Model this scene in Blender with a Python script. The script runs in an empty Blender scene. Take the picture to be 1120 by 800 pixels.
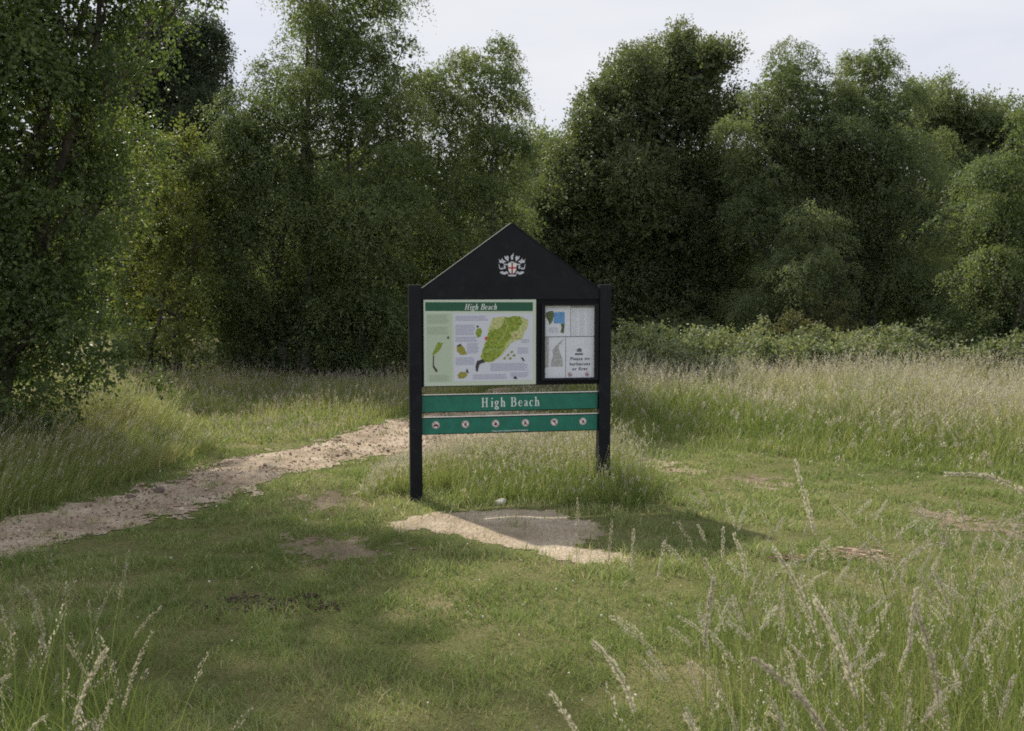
import bpy, math
import numpy as np
from mathutils import Vector

R = np.random.default_rng(7)
SC = bpy.context.scene
COL = SC.collection
PI = math.pi

# ------------------------------------------------------------------ camera
FPX, CX, CY = 1090.0, 560.0, 400.0        # focal length and centre in photo pixels
EYE = 1.75
PITCH = math.radians(5.0)
cam_d = bpy.data.cameras.new('camera')
cam = bpy.data.objects.new('camera', cam_d); COL.objects.link(cam)
cam_d.sensor_width = 36.0
cam_d.lens = 36.0 * FPX / 1120.0
cam_d.clip_start = 0.05; cam_d.clip_end = 3000
cam.location = (0, 0, EYE)
cam.rotation_euler = (PI/2 - PITCH, 0, 0)
cam_d.dof.use_dof = True
cam_d.dof.focus_distance = 8.0
cam_d.dof.aperture_fstop = 9.0
SC.camera = cam

# ------------------------------------------------------------------ world and sun
SUN_DIR = Vector((-0.56, 0.83, 0.97)).normalized()
elev = math.asin(SUN_DIR.z)
w = bpy.data.worlds.new('World'); SC.world = w; w.use_nodes = True
nt = w.node_tree; nt.nodes.clear()
out = nt.nodes.new('ShaderNodeOutputWorld')
sky = nt.nodes.new('ShaderNodeTexSky'); sky.sky_type = 'NISHITA'; sky.sun_disc = False
sky.sun_elevation = elev
sky.sun_rotation = math.atan2(SUN_DIR.x, SUN_DIR.y)
sky.air_density = 1.0; sky.dust_density = 2.0
bg1 = nt.nodes.new('ShaderNodeBackground'); bg1.inputs[1].default_value = 0.10
nt.links.new(sky.outputs[0], bg1.inputs[0])
bg2 = nt.nodes.new('ShaderNodeBackground'); bg2.inputs[1].default_value = 0.74
tc = nt.nodes.new('ShaderNodeTexCoord')
mp = nt.nodes.new('ShaderNodeMapping'); mp.inputs['Scale'].default_value = (1.0, 1.0, 4.0)
mp.inputs['Rotation'].default_value = (0.0, 0.35, 0.4)
nz = nt.nodes.new('ShaderNodeTexNoise'); nz.inputs['Scale'].default_value = 2.2; nz.inputs['Detail'].default_value = 6; nz.inputs['Roughness'].default_value = 0.55
nt.links.new(tc.outputs['Generated'], mp.inputs[0]); nt.links.new(mp.outputs[0], nz.inputs['Vector'])
cr = nt.nodes.new('ShaderNodeValToRGB')
cr.color_ramp.elements[0].position = 0.35; cr.color_ramp.elements[0].color = (0.80, 0.84, 0.95, 1)
cr.color_ramp.elements[1].position = 0.68; cr.color_ramp.elements[1].color = (0.95, 0.96, 1.0, 1)
nt.links.new(nz.outputs['Fac'], cr.inputs[0]); nt.links.new(cr.outputs[0], bg2.inputs[0])
mr = nt.nodes.new('ShaderNodeMapRange'); mr.inputs[1].default_value = 0.25; mr.inputs[2].default_value = 0.6; mr.inputs[3].default_value = 0.86; mr.inputs[4].default_value = 1.0
nt.links.new(nz.outputs['Fac'], mr.inputs[0])
mx = nt.nodes.new('ShaderNodeMixShader')
nt.links.new(mr.outputs[0], mx.inputs[0]); nt.links.new(bg1.outputs[0], mx.inputs[1]); nt.links.new(bg2.outputs[0], mx.inputs[2])
nt.links.new(mx.outputs[0], out.inputs[0])

sun_d = bpy.data.lights.new('sun', 'SUN'); sun = bpy.data.objects.new('sun', sun_d); COL.objects.link(sun)
sun_d.energy = 4.6; sun_d.angle = math.radians(1.2); sun_d.color = (1.0, 0.93, 0.80)
sun.rotation_euler = SUN_DIR.to_track_quat('Z', 'Y').to_euler()
sun.location = (-20, 30, 40)

SC.view_settings.view_transform = 'Standard'; SC.view_settings.look = 'None'
SC.view_settings.exposure = 0.30; SC.view_settings.gamma = 1.0
SC.view_settings.use_curve_mapping = False
cy = SC.cycles
cy.max_bounces = 6; cy.diffuse_bounces = 3; cy.glossy_bounces = 2; cy.transmission_bounces = 4; cy.transparent_max_bounces = 12
cy.use_denoising = False
try:
    cy.denoiser = 'OPENIMAGEDENOISE'; cy.denoising_input_passes = 'RGB_ALBEDO_NORMAL'; cy.denoising_prefilter = 'ACCURATE'
except Exception: pass
cy.sample_clamp_indirect = 4.0
cy.filter_width = 1.85

# ------------------------------------------------------------------ maths helpers
def ray(px, py):
    """direction (y = 1) through photo pixel"""
    px = np.asarray(px, float); py = np.asarray(py, float)
    u = (CY - py) / FPX; r = (px - CX) / FPX
    c, s = math.cos(PITCH), math.sin(PITCH)
    y = c + u * s; z = -s + u * c
    return r / y, z / y
def W(px, py, d):
    rx, rz = ray(px, py)
    return np.array([rx * d, d, EYE + rz * d])
def G(px, py):
    """ground point under a photo pixel"""
    rx, rz = ray(px, py)
    d = -EYE / rz
    return np.stack([rx * d, d], -1)

def _h(i, j, k, s):
    n = (i.astype(np.int64) * 73856093) ^ (j.astype(np.int64) * 19349663) ^ (k.astype(np.int64) * 83492791) ^ (s * 2654435761)
    n = (n ^ (n >> 13)) * 1274126177 & 0x7fffffff
    n = (n ^ (n >> 16)) * 668265263 & 0x7fffffff
    return ((n >> 3) & 0xffff) / 32767.5 - 1.0
def vn(x, y, z=0.0, s=1):
    x = np.asarray(x, float); y = np.asarray(y, float); z = np.zeros_like(x) + z
    i, j, k = np.floor(x), np.floor(y), np.floor(z)
    f = [a - b for a, b in ((x, i), (y, j), (z, k))]
    f = [t * t * (3 - 2 * t) for t in f]
    o = 0
    for a in (0, 1):
        for b in (0, 1):
            for c in (0, 1):
                wgt = (f[0] if a else 1 - f[0]) * (f[1] if b else 1 - f[1]) * (f[2] if c else 1 - f[2])
                o = o + wgt * _h(i + a, j + b, k + c, s)
    return o
def fbm(x, y, z=0.0, s=1, o=3):
    t = 0; a = 1.0; n = 0
    for q in range(o):
        t = t + a * vn(np.asarray(x) * 2 ** q, np.asarray(y) * 2 ** q, np.asarray(z) * 2 ** q, s + q); n += a; a *= 0.5
    return t / n * 1.3
def inpoly(x, y, P):
    P = np.asarray(P); c = np.zeros(x.shape, bool); n = len(P)
    for a in range(n):
        x1, y1 = P[a]; x2, y2 = P[(a + 1) % n]
        if y1 == y2: continue
        m = ((y1 > y) != (y2 > y)) & (x < (x2 - x1) * (y - y1) / (y2 - y1) + x1)
        c ^= m
    return c
def nrm(v): return v / np.maximum(np.linalg.norm(v, axis=-1, keepdims=True), 1e-9)
def sstep(a, b, x):
    t = np.clip((x - a) / (b - a), 0, 1); return t * t * (3 - 2 * t)

def gz(x, y):
    """height of the ground"""
    x = np.asarray(x, float); y = np.asarray(y, float)
    z = 0.035 * fbm(x * 0.45, y * 0.45, 0.0, 11, 3) + 0.012 * vn(x * 3.1, y * 3.1, 0, 5)
    z = z + 0.12 * sstep(-2.8, -5.5, x) * sstep(6, 9, y)
    z = z * sstep(400, 30, np.hypot(x, y))
    return z

# ------------------------------------------------------------------ object helpers
def tag(o, label=None, cat=None, group=None, kind=None):
    if label: o['label'] = label
    if cat: o['category'] = cat
    if group: o['group'] = group
    if kind: o['kind'] = kind
    return o
def empty(name, loc, rz=0.0):
    o = bpy.data.objects.new(name, None); COL.objects.link(o)
    o.location = loc; o.rotation_euler = (0, 0, rz); o.empty_display_size = 0.3
    return o
def link(name, me, mats, parent=None):
    o = bpy.data.objects.new(name, me); COL.objects.link(o)
    for m in mats: me.materials.append(m)
    if parent: o.parent = parent
    return o
def qmesh(name, V, Q, tint=None, mi=None, smooth=False):
    """quads only, from arrays"""
    me = bpy.data.meshes.new(name)
    V = np.ascontiguousarray(V, np.float32).reshape(-1, 3); Q = np.ascontiguousarray(Q, np.int32).reshape(-1, 4)
    n = len(Q)
    me.vertices.add(len(V)); me.vertices.foreach_set('co', V.ravel())
    me.loops.add(4 * n); me.loops.foreach_set('vertex_index', Q.ravel())
    me.polygons.add(n); me.polygons.foreach_set('loop_start', np.arange(0, 4 * n, 4, dtype=np.int32))
    if mi is not None: me.polygons.foreach_set('material_index', np.asarray(mi, np.int32))
    me.polygons.foreach_set('use_smooth', np.full(n, smooth))
    if tint is not None:
        a = me.attributes.new('tint', 'FLOAT', 'FACE'); a.data.foreach_set('value', np.asarray(tint, np.float32))
    me.update(calc_edges=True)
    return me
class QB:
    """collects batches of quads"""
    def __init__(s): s.V = []; s.Q = []; s.T = []; s.M = []; s.n = 0
    def add(s, V, Q, T=0.5, m=0):
        V = np.asarray(V, float).reshape(-1, 3); Q = np.asarray(Q).reshape(-1, 4)
        s.V.append(V); s.Q.append(Q + s.n); s.n += len(V)
        s.T.append(np.broadcast_to(np.asarray(T, float), (len(Q),))); s.M.append(np.full(len(Q), m))
    def build(s, name, mats, parent=None, smooth=False, origin=None):
        V = np.concatenate(s.V)
        if origin is not None: V = V - np.asarray(origin)
        me = qmesh(name, V, np.concatenate(s.Q), np.concatenate(s.T), np.concatenate(s.M), smooth)
        return link(name, me, mats, parent)

def leaves(P, D, N, L, wr=0.6, fold=0.12):
    """rhombic leaves: base P, axis D, rough normal N, length L -> (n,4,3)"""
    D = nrm(D); S = nrm(np.cross(D, N)); U = np.cross(S, D); L = np.asarray(L)[:, None]
    a = P; c = P + D * L
    m = P + D * L * 0.42
    b = m + S * L * wr / 2 + U * L * fold; d = m - S * L * wr / 2 + U * L * fold
    return np.stack([a, b, c, d], 1)
def quads_of(n, k=4): return np.arange(n * k).reshape(n, k)

def blades(P, H, lean, width, segs=2, tip=0.12):
    """grass blades: P base (n,3), H height (n), lean (n,2) sideways offset at the tip, width (n)"""
    n = len(P)
    a = R.uniform(0, 2 * PI, n); S = np.stack([np.cos(a), np.sin(a), np.zeros(n)], 1)
    V = np.zeros((n, segs + 1, 2, 3))
    for k in range(segs + 1):
        t = k / segs
        c = P.copy(); c[:, :2] += lean * (t ** 2)[..., None] if np.ndim(t) else lean * t ** 2
        c[:, 2] += H * (t - 0.18 * t * t * np.clip(np.linalg.norm(lean, axis=1) / np.maximum(H, 1e-3), 0, 1.5))
        ww = (width * (1 - (1 - tip) * t ** 1.5) / 2)[:, None] * S
        V[:, k, 0] = c - ww; V[:, k, 1] = c + ww
    base = (np.arange(n) * (segs + 1) * 2)[:, None]
    Q = np.concatenate([base + np.array([[2 * k, 2 * k + 1, 2 * k + 3, 2 * k + 2]]) for k in range(segs)], 1).reshape(-1, 4)
    return V.reshape(-1, 3), Q
def tube(pts, rad, sides=6):
    pts = np.asarray(pts, float); rad = np.asarray(rad, float); n = len(pts)
    T = nrm(np.gradient(pts, axis=0))
    ref = np.array([0.3, 0.9, 0.1]) if abs(T[0, 2]) > 0.5 else np.array([0, 0, 1.0])
    A = nrm(np.cross(T, ref)); B = np.cross(T, A)
    th = np.arange(sides) * 2 * PI / sides
    V = pts[:, None] + rad[:, None, None] * (np.cos(th)[None, :, None] * A[:, None] + np.sin(th)[None, :, None] * B[:, None])
    i = np.arange(n - 1)[:, None] * sides; j = np.arange(sides)[None]; j2 = (j + 1) % sides
    Q = np.stack([i + j, i + j2, i + sides + j2, i + sides + j], -1).reshape(-1, 4)
    return V.reshape(-1, 3), Q
def bez(a, b, c, d, n=8):
    t = np.linspace(0, 1, n)[:, None]
    a, b, c, d = map(np.asarray, (a, b, c, d))
    return (1 - t) ** 3 * a + 3 * (1 - t) ** 2 * t * b + 3 * (1 - t) * t * t * c + t ** 3 * d

# ------------------------------------------------------------------ materials
def newmat(name):
    m = bpy.data.materials.new(name); m.use_nodes = True
    return m, m.node_tree, m.node_tree.nodes['Principled BSDF']
def ramp(t, stops):
    r = t.nodes.new('ShaderNodeValToRGB'); e = r.color_ramp.elements
    while len(e) > 1: e.remove(e[-1])
    e[0].position = stops[0][0]; e[0].color = (*stops[0][1], 1)
    for p, c in stops[1:]:
        q = e.new(p); q.color = (*c, 1)
    return r
def leafmat(name, stops, trans=0.35, tcol=1.6, rough=0.55, spec=0.3):
    """diffuse + light passing through; colour picked by the per-leaf tint"""
    m, t, b = newmat(name)
    at = t.nodes.new('ShaderNodeAttribute'); at.attribute_name = 'tint'
    r = ramp(t, stops); t.links.new(at.outputs['Fac'], r.inputs[0])
    t.links.new(r.outputs[0], b.inputs['Base Color'])
    b.inputs['Roughness'].default_value = rough; b.inputs['Specular IOR Level'].default_value = spec
    tr = t.nodes.new('ShaderNodeBsdfTranslucent')
    mu = t.nodes.new('ShaderNodeMix'); mu.data_type = 'RGBA'; mu.blend_type = 'MULTIPLY'; mu.inputs[0].default_value = 1.0
    t.links.new(r.outputs[0], mu.inputs[6]); mu.inputs[7].default_value = (tcol * 1.08, tcol * 1.06, tcol * (0.6 if tcol > 1.4 else 0.85), 1)
    t.links.new(mu.outputs[2], tr.inputs[0])
    mxx = t.nodes.new('ShaderNodeMixShader'); mxx.inputs[0].default_value = trans
    t.links.new(b.outputs[0], mxx.inputs[1]); t.links.new(tr.outputs[0], mxx.inputs[2])
    t.links.new(mxx.outputs[0], t.nodes['Material Output'].inputs[0])
    return m
def plain(name, col, rough=0.6, spec=0.4, var=0.0, scale=8.0, metal=0.0):
    m, t, b = newmat(name)
    b.inputs['Base Color'].default_value = (*col, 1); b.inputs['Roughness'].default_value = rough
    b.inputs['Specular IOR Level'].default_value = spec; b.inputs['Metallic'].default_value = metal
    if var:
        n = t.nodes.new('ShaderNodeTexNoise'); n.inputs['Scale'].default_value = scale; n.inputs['Detail'].default_value = 5
        tcn = t.nodes.new('ShaderNodeTexCoord'); t.links.new(tcn.outputs['Object'], n.inputs['Vector'])
        r = ramp(t, [(0.3, tuple(c * (1 - var) for c in col)), (0.7, tuple(min(1, c * (1 + var)) for c in col))])
        t.links.new(n.outputs['Fac'], r.inputs[0]); t.links.new(r.outputs[0], b.inputs['Base Color'])
    return m
def bark(name, c1, c2, sx=3.0, sz=14.0):
    m, t, b = newmat(name)
    n = t.nodes.new('ShaderNodeTexNoise'); n.inputs['Scale'].default_value = 1.0; n.inputs['Detail'].default_value = 6
    tcn = t.nodes.new('ShaderNodeTexCoord'); mpn = t.nodes.new('ShaderNodeMapping'); mpn.inputs['Scale'].default_value = (sx, sx, sz)
    t.links.new(tcn.outputs['Object'], mpn.inputs[0]); t.links.new(mpn.outputs[0], n.inputs['Vector'])
    r = ramp(t, [(0.38, c1), (0.58, c2)]); t.links.new(n.outputs['Fac'], r.inputs[0]); t.links.new(r.outputs[0], b.inputs['Base Color'])
    bu = t.nodes.new('ShaderNodeBump'); bu.inputs['Strength'].default_value = 0.5; bu.inputs['Distance'].default_value = 0.02
    t.links.new(n.outputs['Fac'], bu.inputs['Height']); t.links.new(bu.outputs[0], b.inputs['Normal'])
    b.inputs['Roughness'].default_value = 0.85
    return m

M_birch = leafmat('birch_leaf', [(0, (0.076, 0.108, 0.050)), (0.5, (0.126, 0.166, 0.074)), (1, (0.205, 0.235, 0.094))], 0.42, rough=0.5, spec=0.35)
M_birch_light = leafmat('light_leaf', [(0, (0.095, 0.120, 0.038)), (0.5, (0.140, 0.165, 0.050)), (1, (0.205, 0.220, 0.072))], 0.40, rough=0.5, spec=0.35)
M_oak = leafmat('oak_leaf', [(0, (0.078, 0.106, 0.055)), (0.6, (0.128, 0.158, 0.075)), (1, (0.20, 0.20, 0.090))], 0.36, rough=0.45, spec=0.4)
M_willow = leafmat('willow_leaf', [(0, (0.084, 0.115, 0.061)), (0.5, (0.135, 0.171, 0.088)), (1, (0.203, 0.237, 0.118))], 0.42, rough=0.5, spec=0.35)
M_near = leafmat('near_leaf', [(0, (0.050, 0.080, 0.030)), (0.5, (0.086, 0.126, 0.045)), (1, (0.165, 0.205, 0.064))], 0.42, rough=0.45, spec=0.4)
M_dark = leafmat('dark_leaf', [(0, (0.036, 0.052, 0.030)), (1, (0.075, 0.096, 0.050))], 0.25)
M_olive = leafmat('olive_leaf', [(0, (0.07, 0.082, 0.032)), (1, (0.15, 0.145, 0.065))], 0.32)
M_bramble = leafmat('bramble_leaf', [(0, (0.08, 0.11, 0.05)), (0.6, (0.15, 0.185, 0.09)), (1, (0.28, 0.29, 0.18))], 0.30)
M_lawn = leafmat('lawn_blade', [(0, (0.125, 0.180, 0.052)), (0.45, (0.220, 0.280, 0.095)), (0.75, (0.31, 0.34, 0.15)), (1, (0.48, 0.43, 0.27))], 0.40, 1.25)
M_tall = leafmat('tall_blade', [(0, (0.120, 0.170, 0.045)), (0.45, (0.220, 0.270, 0.085)), (0.75, (0.33, 0.335, 0.15)), (1, (0.50, 0.44, 0.27))], 0.42, 1.25)
M_seed = leafmat('seed_head', [(0, (0.27, 0.22, 0.21)), (0.5, (0.42, 0.38, 0.35)), (1, (0.70, 0.66, 0.57))], 0.40, 1.0)
M_bark_b = bark('birch_bark', (0.035, 0.03, 0.026), (0.16, 0.145, 0.125))
M_bark_o = bark('oak_bark', (0.03, 0.024, 0.018), (0.09, 0.075, 0.06), 12, 3)

# ------------------------------------------------------------------ ground, path and bare patches
def groundmat():
    m, t, b = newmat('ground_soil')
    tcn = t.nodes.new('ShaderNodeTexCoord')
    n1 = t.nodes.new('ShaderNodeTexNoise'); n1.inputs['Scale'].default_value = 1.3; n1.inputs['Detail'].default_value = 6
    n2 = t.nodes.new('ShaderNodeTexNoise'); n2.inputs['Scale'].default_value = 60; n2.inputs['Detail'].default_value = 9; n2.inputs['Roughness'].default_value = 0.7
    t.links.new(tcn.outputs['Object'], n1.inputs['Vector']); t.links.new(tcn.outputs['Object'], n2.inputs['Vector'])
    r1 = ramp(t, [(0.3, (0.13, 0.14, 0.05)), (0.55, (0.19, 0.185, 0.08)), (0.72, (0.28, 0.23, 0.135))])
    r2 = ramp(t, [(0.3, (0.5, 0.5, 0.5)), (0.7, (1.25, 1.25, 1.2))])
    t.links.new(n1.outputs['Fac'], r1.inputs[0]); t.links.new(n2.outputs['Fac'], r2.inputs[0])
    mu = t.nodes.new('ShaderNodeMix'); mu.data_type = 'RGBA'; mu.blend_type = 'MULTIPLY'; mu.inputs[0].default_value = 1
    t.links.new(r1.outputs[0], mu.inputs[6]); t.links.new(r2.outputs[0], mu.inputs[7]); t.links.new(mu.outputs[2], b.inputs['Base Color'])
    bu = t.nodes.new('ShaderNodeBump'); bu.inputs['Distance'].default_value = 0.02; t.links.new(n2.outputs['Fac'], bu.inputs['Height']); t.links.new(bu.outputs[0], b.inputs['Normal'])
    b.inputs['Roughness'].default_value = 0.95; b.inputs['Specular IOR Level'].default_value = 0.1
    return m
def dirtmat(name, a, bcol, c, sc=22):
    m, t, b = newmat(name)
    tcn = t.nodes.new('ShaderNodeTexCoord')
    n1 = t.nodes.new('ShaderNodeTexNoise'); n1.inputs['Scale'].default_value = 2.2; n1.inputs['Detail'].default_value = 8; n1.inputs['Roughness'].default_value = 0.65
    n2 = t.nodes.new('ShaderNodeTexNoise'); n2.inputs['Scale'].default_value = sc; n2.inputs['Detail'].default_value = 8; n2.inputs['Roughness'].default_value = 0.7
    v = t.nodes.new('ShaderNodeTexVoronoi'); v.inputs['Scale'].default_value = 45
    for n in (n1, n2, v): t.links.new(tcn.outputs['Object'], n.inputs['Vector'])
    r1 = ramp(t, [(0.3, a), (0.5, bcol), (0.68, c)]); t.links.new(n1.outputs['Fac'], r1.inputs[0])
    r2 = ramp(t, [(0.3, (0.55, 0.53, 0.5)), (0.65, (1.2, 1.2, 1.2))]); t.links.new(n2.outputs['Fac'], r2.inputs[0])
    mu = t.nodes.new('ShaderNodeMix'); mu.data_type = 'RGBA'; mu.blend_type = 'MULTIPLY'; mu.inputs[0].default_value = 0.85
    t.links.new(r1.outputs[0], mu.inputs[6]); t.links.new(r2.outputs[0], mu.inputs[7]); t.links.new(mu.outputs[2], b.inputs['Base Color'])
    bu = t.nodes.new('ShaderNodeBump'); bu.inputs['Distance'].default_value = 0.012
    ad = t.nodes.new('ShaderNodeMath'); ad.operation = 'ADD'; t.links.new(n2.outputs['Fac'], ad.inputs[0]); t.links.new(v.outputs['Distance'], ad.inputs[1])
    t.links.new(ad.outputs[0], bu.inputs['Height']); t.links.new(bu.outputs[0], b.inputs['Normal'])
    b.inputs['Roughness'].default_value = 0.95; b.inputs['Specular IOR Level'].default_value = 0.1
    return m
M_ground = groundmat()
M_path = dirtmat('path_dirt', (0.22, 0.17, 0.125), (0.39, 0.315, 0.235), (0.54, 0.46, 0.36), 34)
M_dry = dirtmat('dry_soil', (0.15, 0.115, 0.075), (0.23, 0.185, 0.13), (0.33, 0.275, 0.20), 30)
M_sand = dirtmat('pale_sand', (0.26, 0.205, 0.145), (0.41, 0.335, 0.25), (0.54, 0.46, 0.36), 40)

fx = np.arange(-12, 12.01, 0.10); fy = np.arange(1, 22.01, 0.10)
go = np.array([1, 2.5, 6, 15, 40, 100, 300, 900])
xs = np.concatenate([-12 - go[::-1], fx, 12 + go]); ys = np.concatenate([1 - go[::-1], fy, 22 + go])
X, Y = np.meshgrid(xs, ys); V = np.stack([X, Y, gz(X, Y)], -1)
ny, nx = X.shape; I = np.arange(nx * ny).reshape(ny, nx)
Q = np.stack([I[:-1, :-1], I[:-1, 1:], I[1:, 1:], I[1:, :-1]], -1)
tag(link('ground', qmesh('ground', V, Q, None, None, True), [M_ground]), kind='structure')

PATH = [G(*p) for p in [(-60, 580), (0, 573), (70, 556), (140, 536), (200, 520), (260, 503), (330, 489), (400, 470), (450, 456), (500, 441), (530, 430), (548, 424.5), (572, 424.5), (566, 432), (560, 445), (590, 452), (650, 450), (662, 455), (640, 462),
        (600, 470), (610, 484), (660, 492), (700, 498), (738, 508), (765, 515), (735, 518), (690, 512), (640, 506), (590, 500), (540, 499), (490, 500), (440, 500), (400, 503), (370, 510), (330, 521), (290, 534), (262, 545), (200, 564), (150, 577), (100, 589), (50, 600), (0, 612), (-60, 622)]]
PATCHES = [
    ('sand', [(428, 576), (450, 567), (480, 563), (505, 560), (560, 559), (605, 563), (640, 571), (660, 580), (650, 590), (622, 600), (650, 606), (700, 615), (690, 621), (650, 620), (600, 616), (565, 605), (535, 596), (500, 588), (470, 582), (440, 583)]),
    ('dry', [(322, 592), (345, 588), (385, 596), (420, 603), (410, 611), (365, 613), (330, 606)]),
    ('dry', [(340, 545), (360, 541), (382, 544), (372, 555), (345, 559), (332, 552)]),
    ('dry', [(805, 523), (840, 521), (868, 530), (840, 533)]),
    ('dry', [(990, 556), (1040, 562), (1090, 572), (1130, 580), (1130, 587), (1080, 582), (1030, 572)]),
]
PATCHES = [(k, [G(*p) for p in P]) for k, P in PATCHES]
def warp(x, y, a=0.10, s=3):
    return x + a * fbm(x * 4, y * 4, 0, s, 3), y + 1.3 * a * fbm(x * 4 + 9, y * 4, 0, s + 7, 3)
def inside_by(x, y, P):
    """distance to the outline, positive inside"""
    P = np.asarray(P); d = np.full(x.shape, 9.0)
    for a in range(len(P)):
        p, q = P[a], P[(a + 1) % len(P)]; e = q - p; t = np.clip(((x - p[0]) * e[0] + (y - p[1]) * e[1]) / max(e @ e, 1e-9), 0, 1)
        d = np.minimum(d, np.hypot(x - p[0] - t * e[0], y - p[1] - t * e[1]))
    return np.where(inpoly(x, y, P), d, -d)
def ragged(x, y, P, kind, s):
    lo, hi = {'sand': (0.06, 0.07), 'dry': (0.10, 0.24), 'path': (0.13, 0.17)}[kind]
    return inside_by(x, y, P) + lo * fbm(x * 3.5, y * 3.5, 0, s, 2) + hi * fbm(x * 14, y * 12, 0, s + 5, 3) + (0.02 if kind == 'dry' else 0)
def on_path(x, y, m=0.0): return ragged(x, y, PATH, 'path', 3) > m + 0.05
def on_patch(x, y, which=None, m=0.0):
    c = np.zeros(x.shape, bool)
    for i, (k, P) in enumerate(PATCHES):
        if which is None or which == i: c |= ragged(x, y, P, k, 20 + i) > m + (0.05 if k == 'dry' and P[0][0] > 0.5 else 0)
    return c
def sheet(name, mask, box, step, mat, lift):
    x0, x1, y0, y1 = box
    X, Y = np.meshgrid(np.arange(x0, x1, step), np.arange(y0, y1, step))
    Z = gz(X, Y) + lift + 0.0025 * fbm(X * 9, Y * 9, 0, 71, 3)
    m = mask(X[:-1, :-1] + step / 2, Y[:-1, :-1] + step / 2)
    ny, nx = X.shape; I = np.arange(nx * ny).reshape(ny, nx)
    Q = np.stack([I[:-1, :-1], I[:-1, 1:], I[1:, 1:], I[1:, :-1]], -1)[m]
    used, inv = np.unique(Q, return_inverse=True)
    V = np.stack([X, Y, Z], -1).reshape(-1, 3)[used]
    return tag(link(name, qmesh(name, V, inv.reshape(-1, 4), None, None, True), [mat]), kind='structure')
sheet('path', on_path, (-5.2, 2.6, 5.5, 17.5), 0.03, M_path, 0.006)
for i, (k, P) in enumerate(PATCHES):
    A = np.array(P)
    sheet('sand_patch' if k == 'sand' else 'bare_ground', lambda x, y, i=i: on_patch(x, y, i), (A[:, 0].min() - .3, A[:, 0].max() + .3, A[:, 1].min() - .3, A[:, 1].max() + .3), 0.02, M_sand if k == 'sand' else M_dry, 0.003)

# ------------------------------------------------------------------ grass
def scatter(n, x0, x1, y0, y1):
    return R.uniform(x0, x1, n), R.uniform(y0, y1, n)
def in_view(x, y, m=0.6):
    return np.abs(x) < 0.535 * y + m
# long grass borders, as ground polygons
MEADOW = [G(*p) for p in [(600, 449), (664, 468), (720, 484), (800, 492), (900, 505), (1000, 516), (1130, 533), (1300, 550)]]
MEADOW = MEADOW + [np.array([11., 15.0]), np.array([1.0, 15.0])]
BANK = [G(*p) for p in [(-140, 600), (0, 570), (60, 556), (130, 535), (190, 515), (235, 497), (200, 478)]] + [np.array([-4.6, 12.0]), np.array([-9.0, 12.0])]
def lawn():
    B = QB()
    for (ya, yb, dens, wd, hh) in ((3.2, 5.0, 8000, 0.0042, 0.050), (5.0, 7.0, 5000, 0.0055, 0.050), (7.0, 10.0, 3000, 0.0075, 0.055), (10.0, 18.5, 900, 0.011, 0.08)):
        wx = 0.54 * yb + 2.0; n = int(dens * 2 * wx * (yb - ya))
        x, y = scatter(n, -wx, wx, ya, yb)
        k = in_view(x, y, 1.9)
        clump = fbm(x * 5, y * 5, 0, 41, 3); big = fbm(x * 0.8, y * 0.8, 0, 43, 3)
        k &= R.random(n) < np.clip(0.80 + 0.5 * clump, 0.12, 1)
        p = on_path(x, y); q = on_patch(x, y); pe = p & ~on_path(x, y, 0.06); qe = q & ~on_patch(x, y, m=0.035)
        tuft = fbm(x * 6, y * 6, 0, 49, 2) > 0.45
        k &= ~p | (R.random(n) < np.where(tuft, 0.45, np.where(pe, 0.35, 0.02)))
        k &= ~q | (R.random(n) < np.where(qe, 0.55, np.where(x > 0.95, 0.30, 0.12)))
        k &= ~on_patch(x, y, m=-0.12) | (R.random(n) < 0.55)
        worn = sstep(0.1, 0.6, fbm(x * 1.3, y * 1.7, 0, 45, 3)); k &= R.random(n) > 0.35 * worn
        k &= ~((y > 10) & (inpoly(x, y, MEADOW)) & (R.random(n) > 0.4))
        x, y, clump, big = x[k], y[k], clump[k], big[k]; n = len(x)
        H = hh * (0.55 + 0.6 * R.random(n) ** 1.5) * np.clip(1 + 0.9 * clump + 0.5 * big, 0.3, 2.3)
        wide = R.random(n) < 0.06
        a = R.uniform(0, 2 * PI, n); l = H * R.uniform(0.1, 1.1, n)
        lean = np.stack([np.cos(a) * l, np.sin(a) * l], 1)
        V, Q = blades(np.stack([x, y, gz(x, y) - 0.004], 1), H, lean, wd * R.uniform(0.6, 1.4, n) * np.where(wide, 2.0, 1), 2)
        T = np.clip(0.38 + 0.22 * big + 0.19 * R.standard_normal(n) + 0.15 * vn(x * 2.3, y * 2.3, 0, 47) + (R.random(n) < 0.10) * 0.45, 0, 1)
        B.add(V, Q, np.repeat(T, 2), 0)
    return tag(B.build('lawn_grass', [M_lawn]), 'short green lawn grass with dry blades over the clearing', 'grass', kind='stuff')
lawn()

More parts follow.
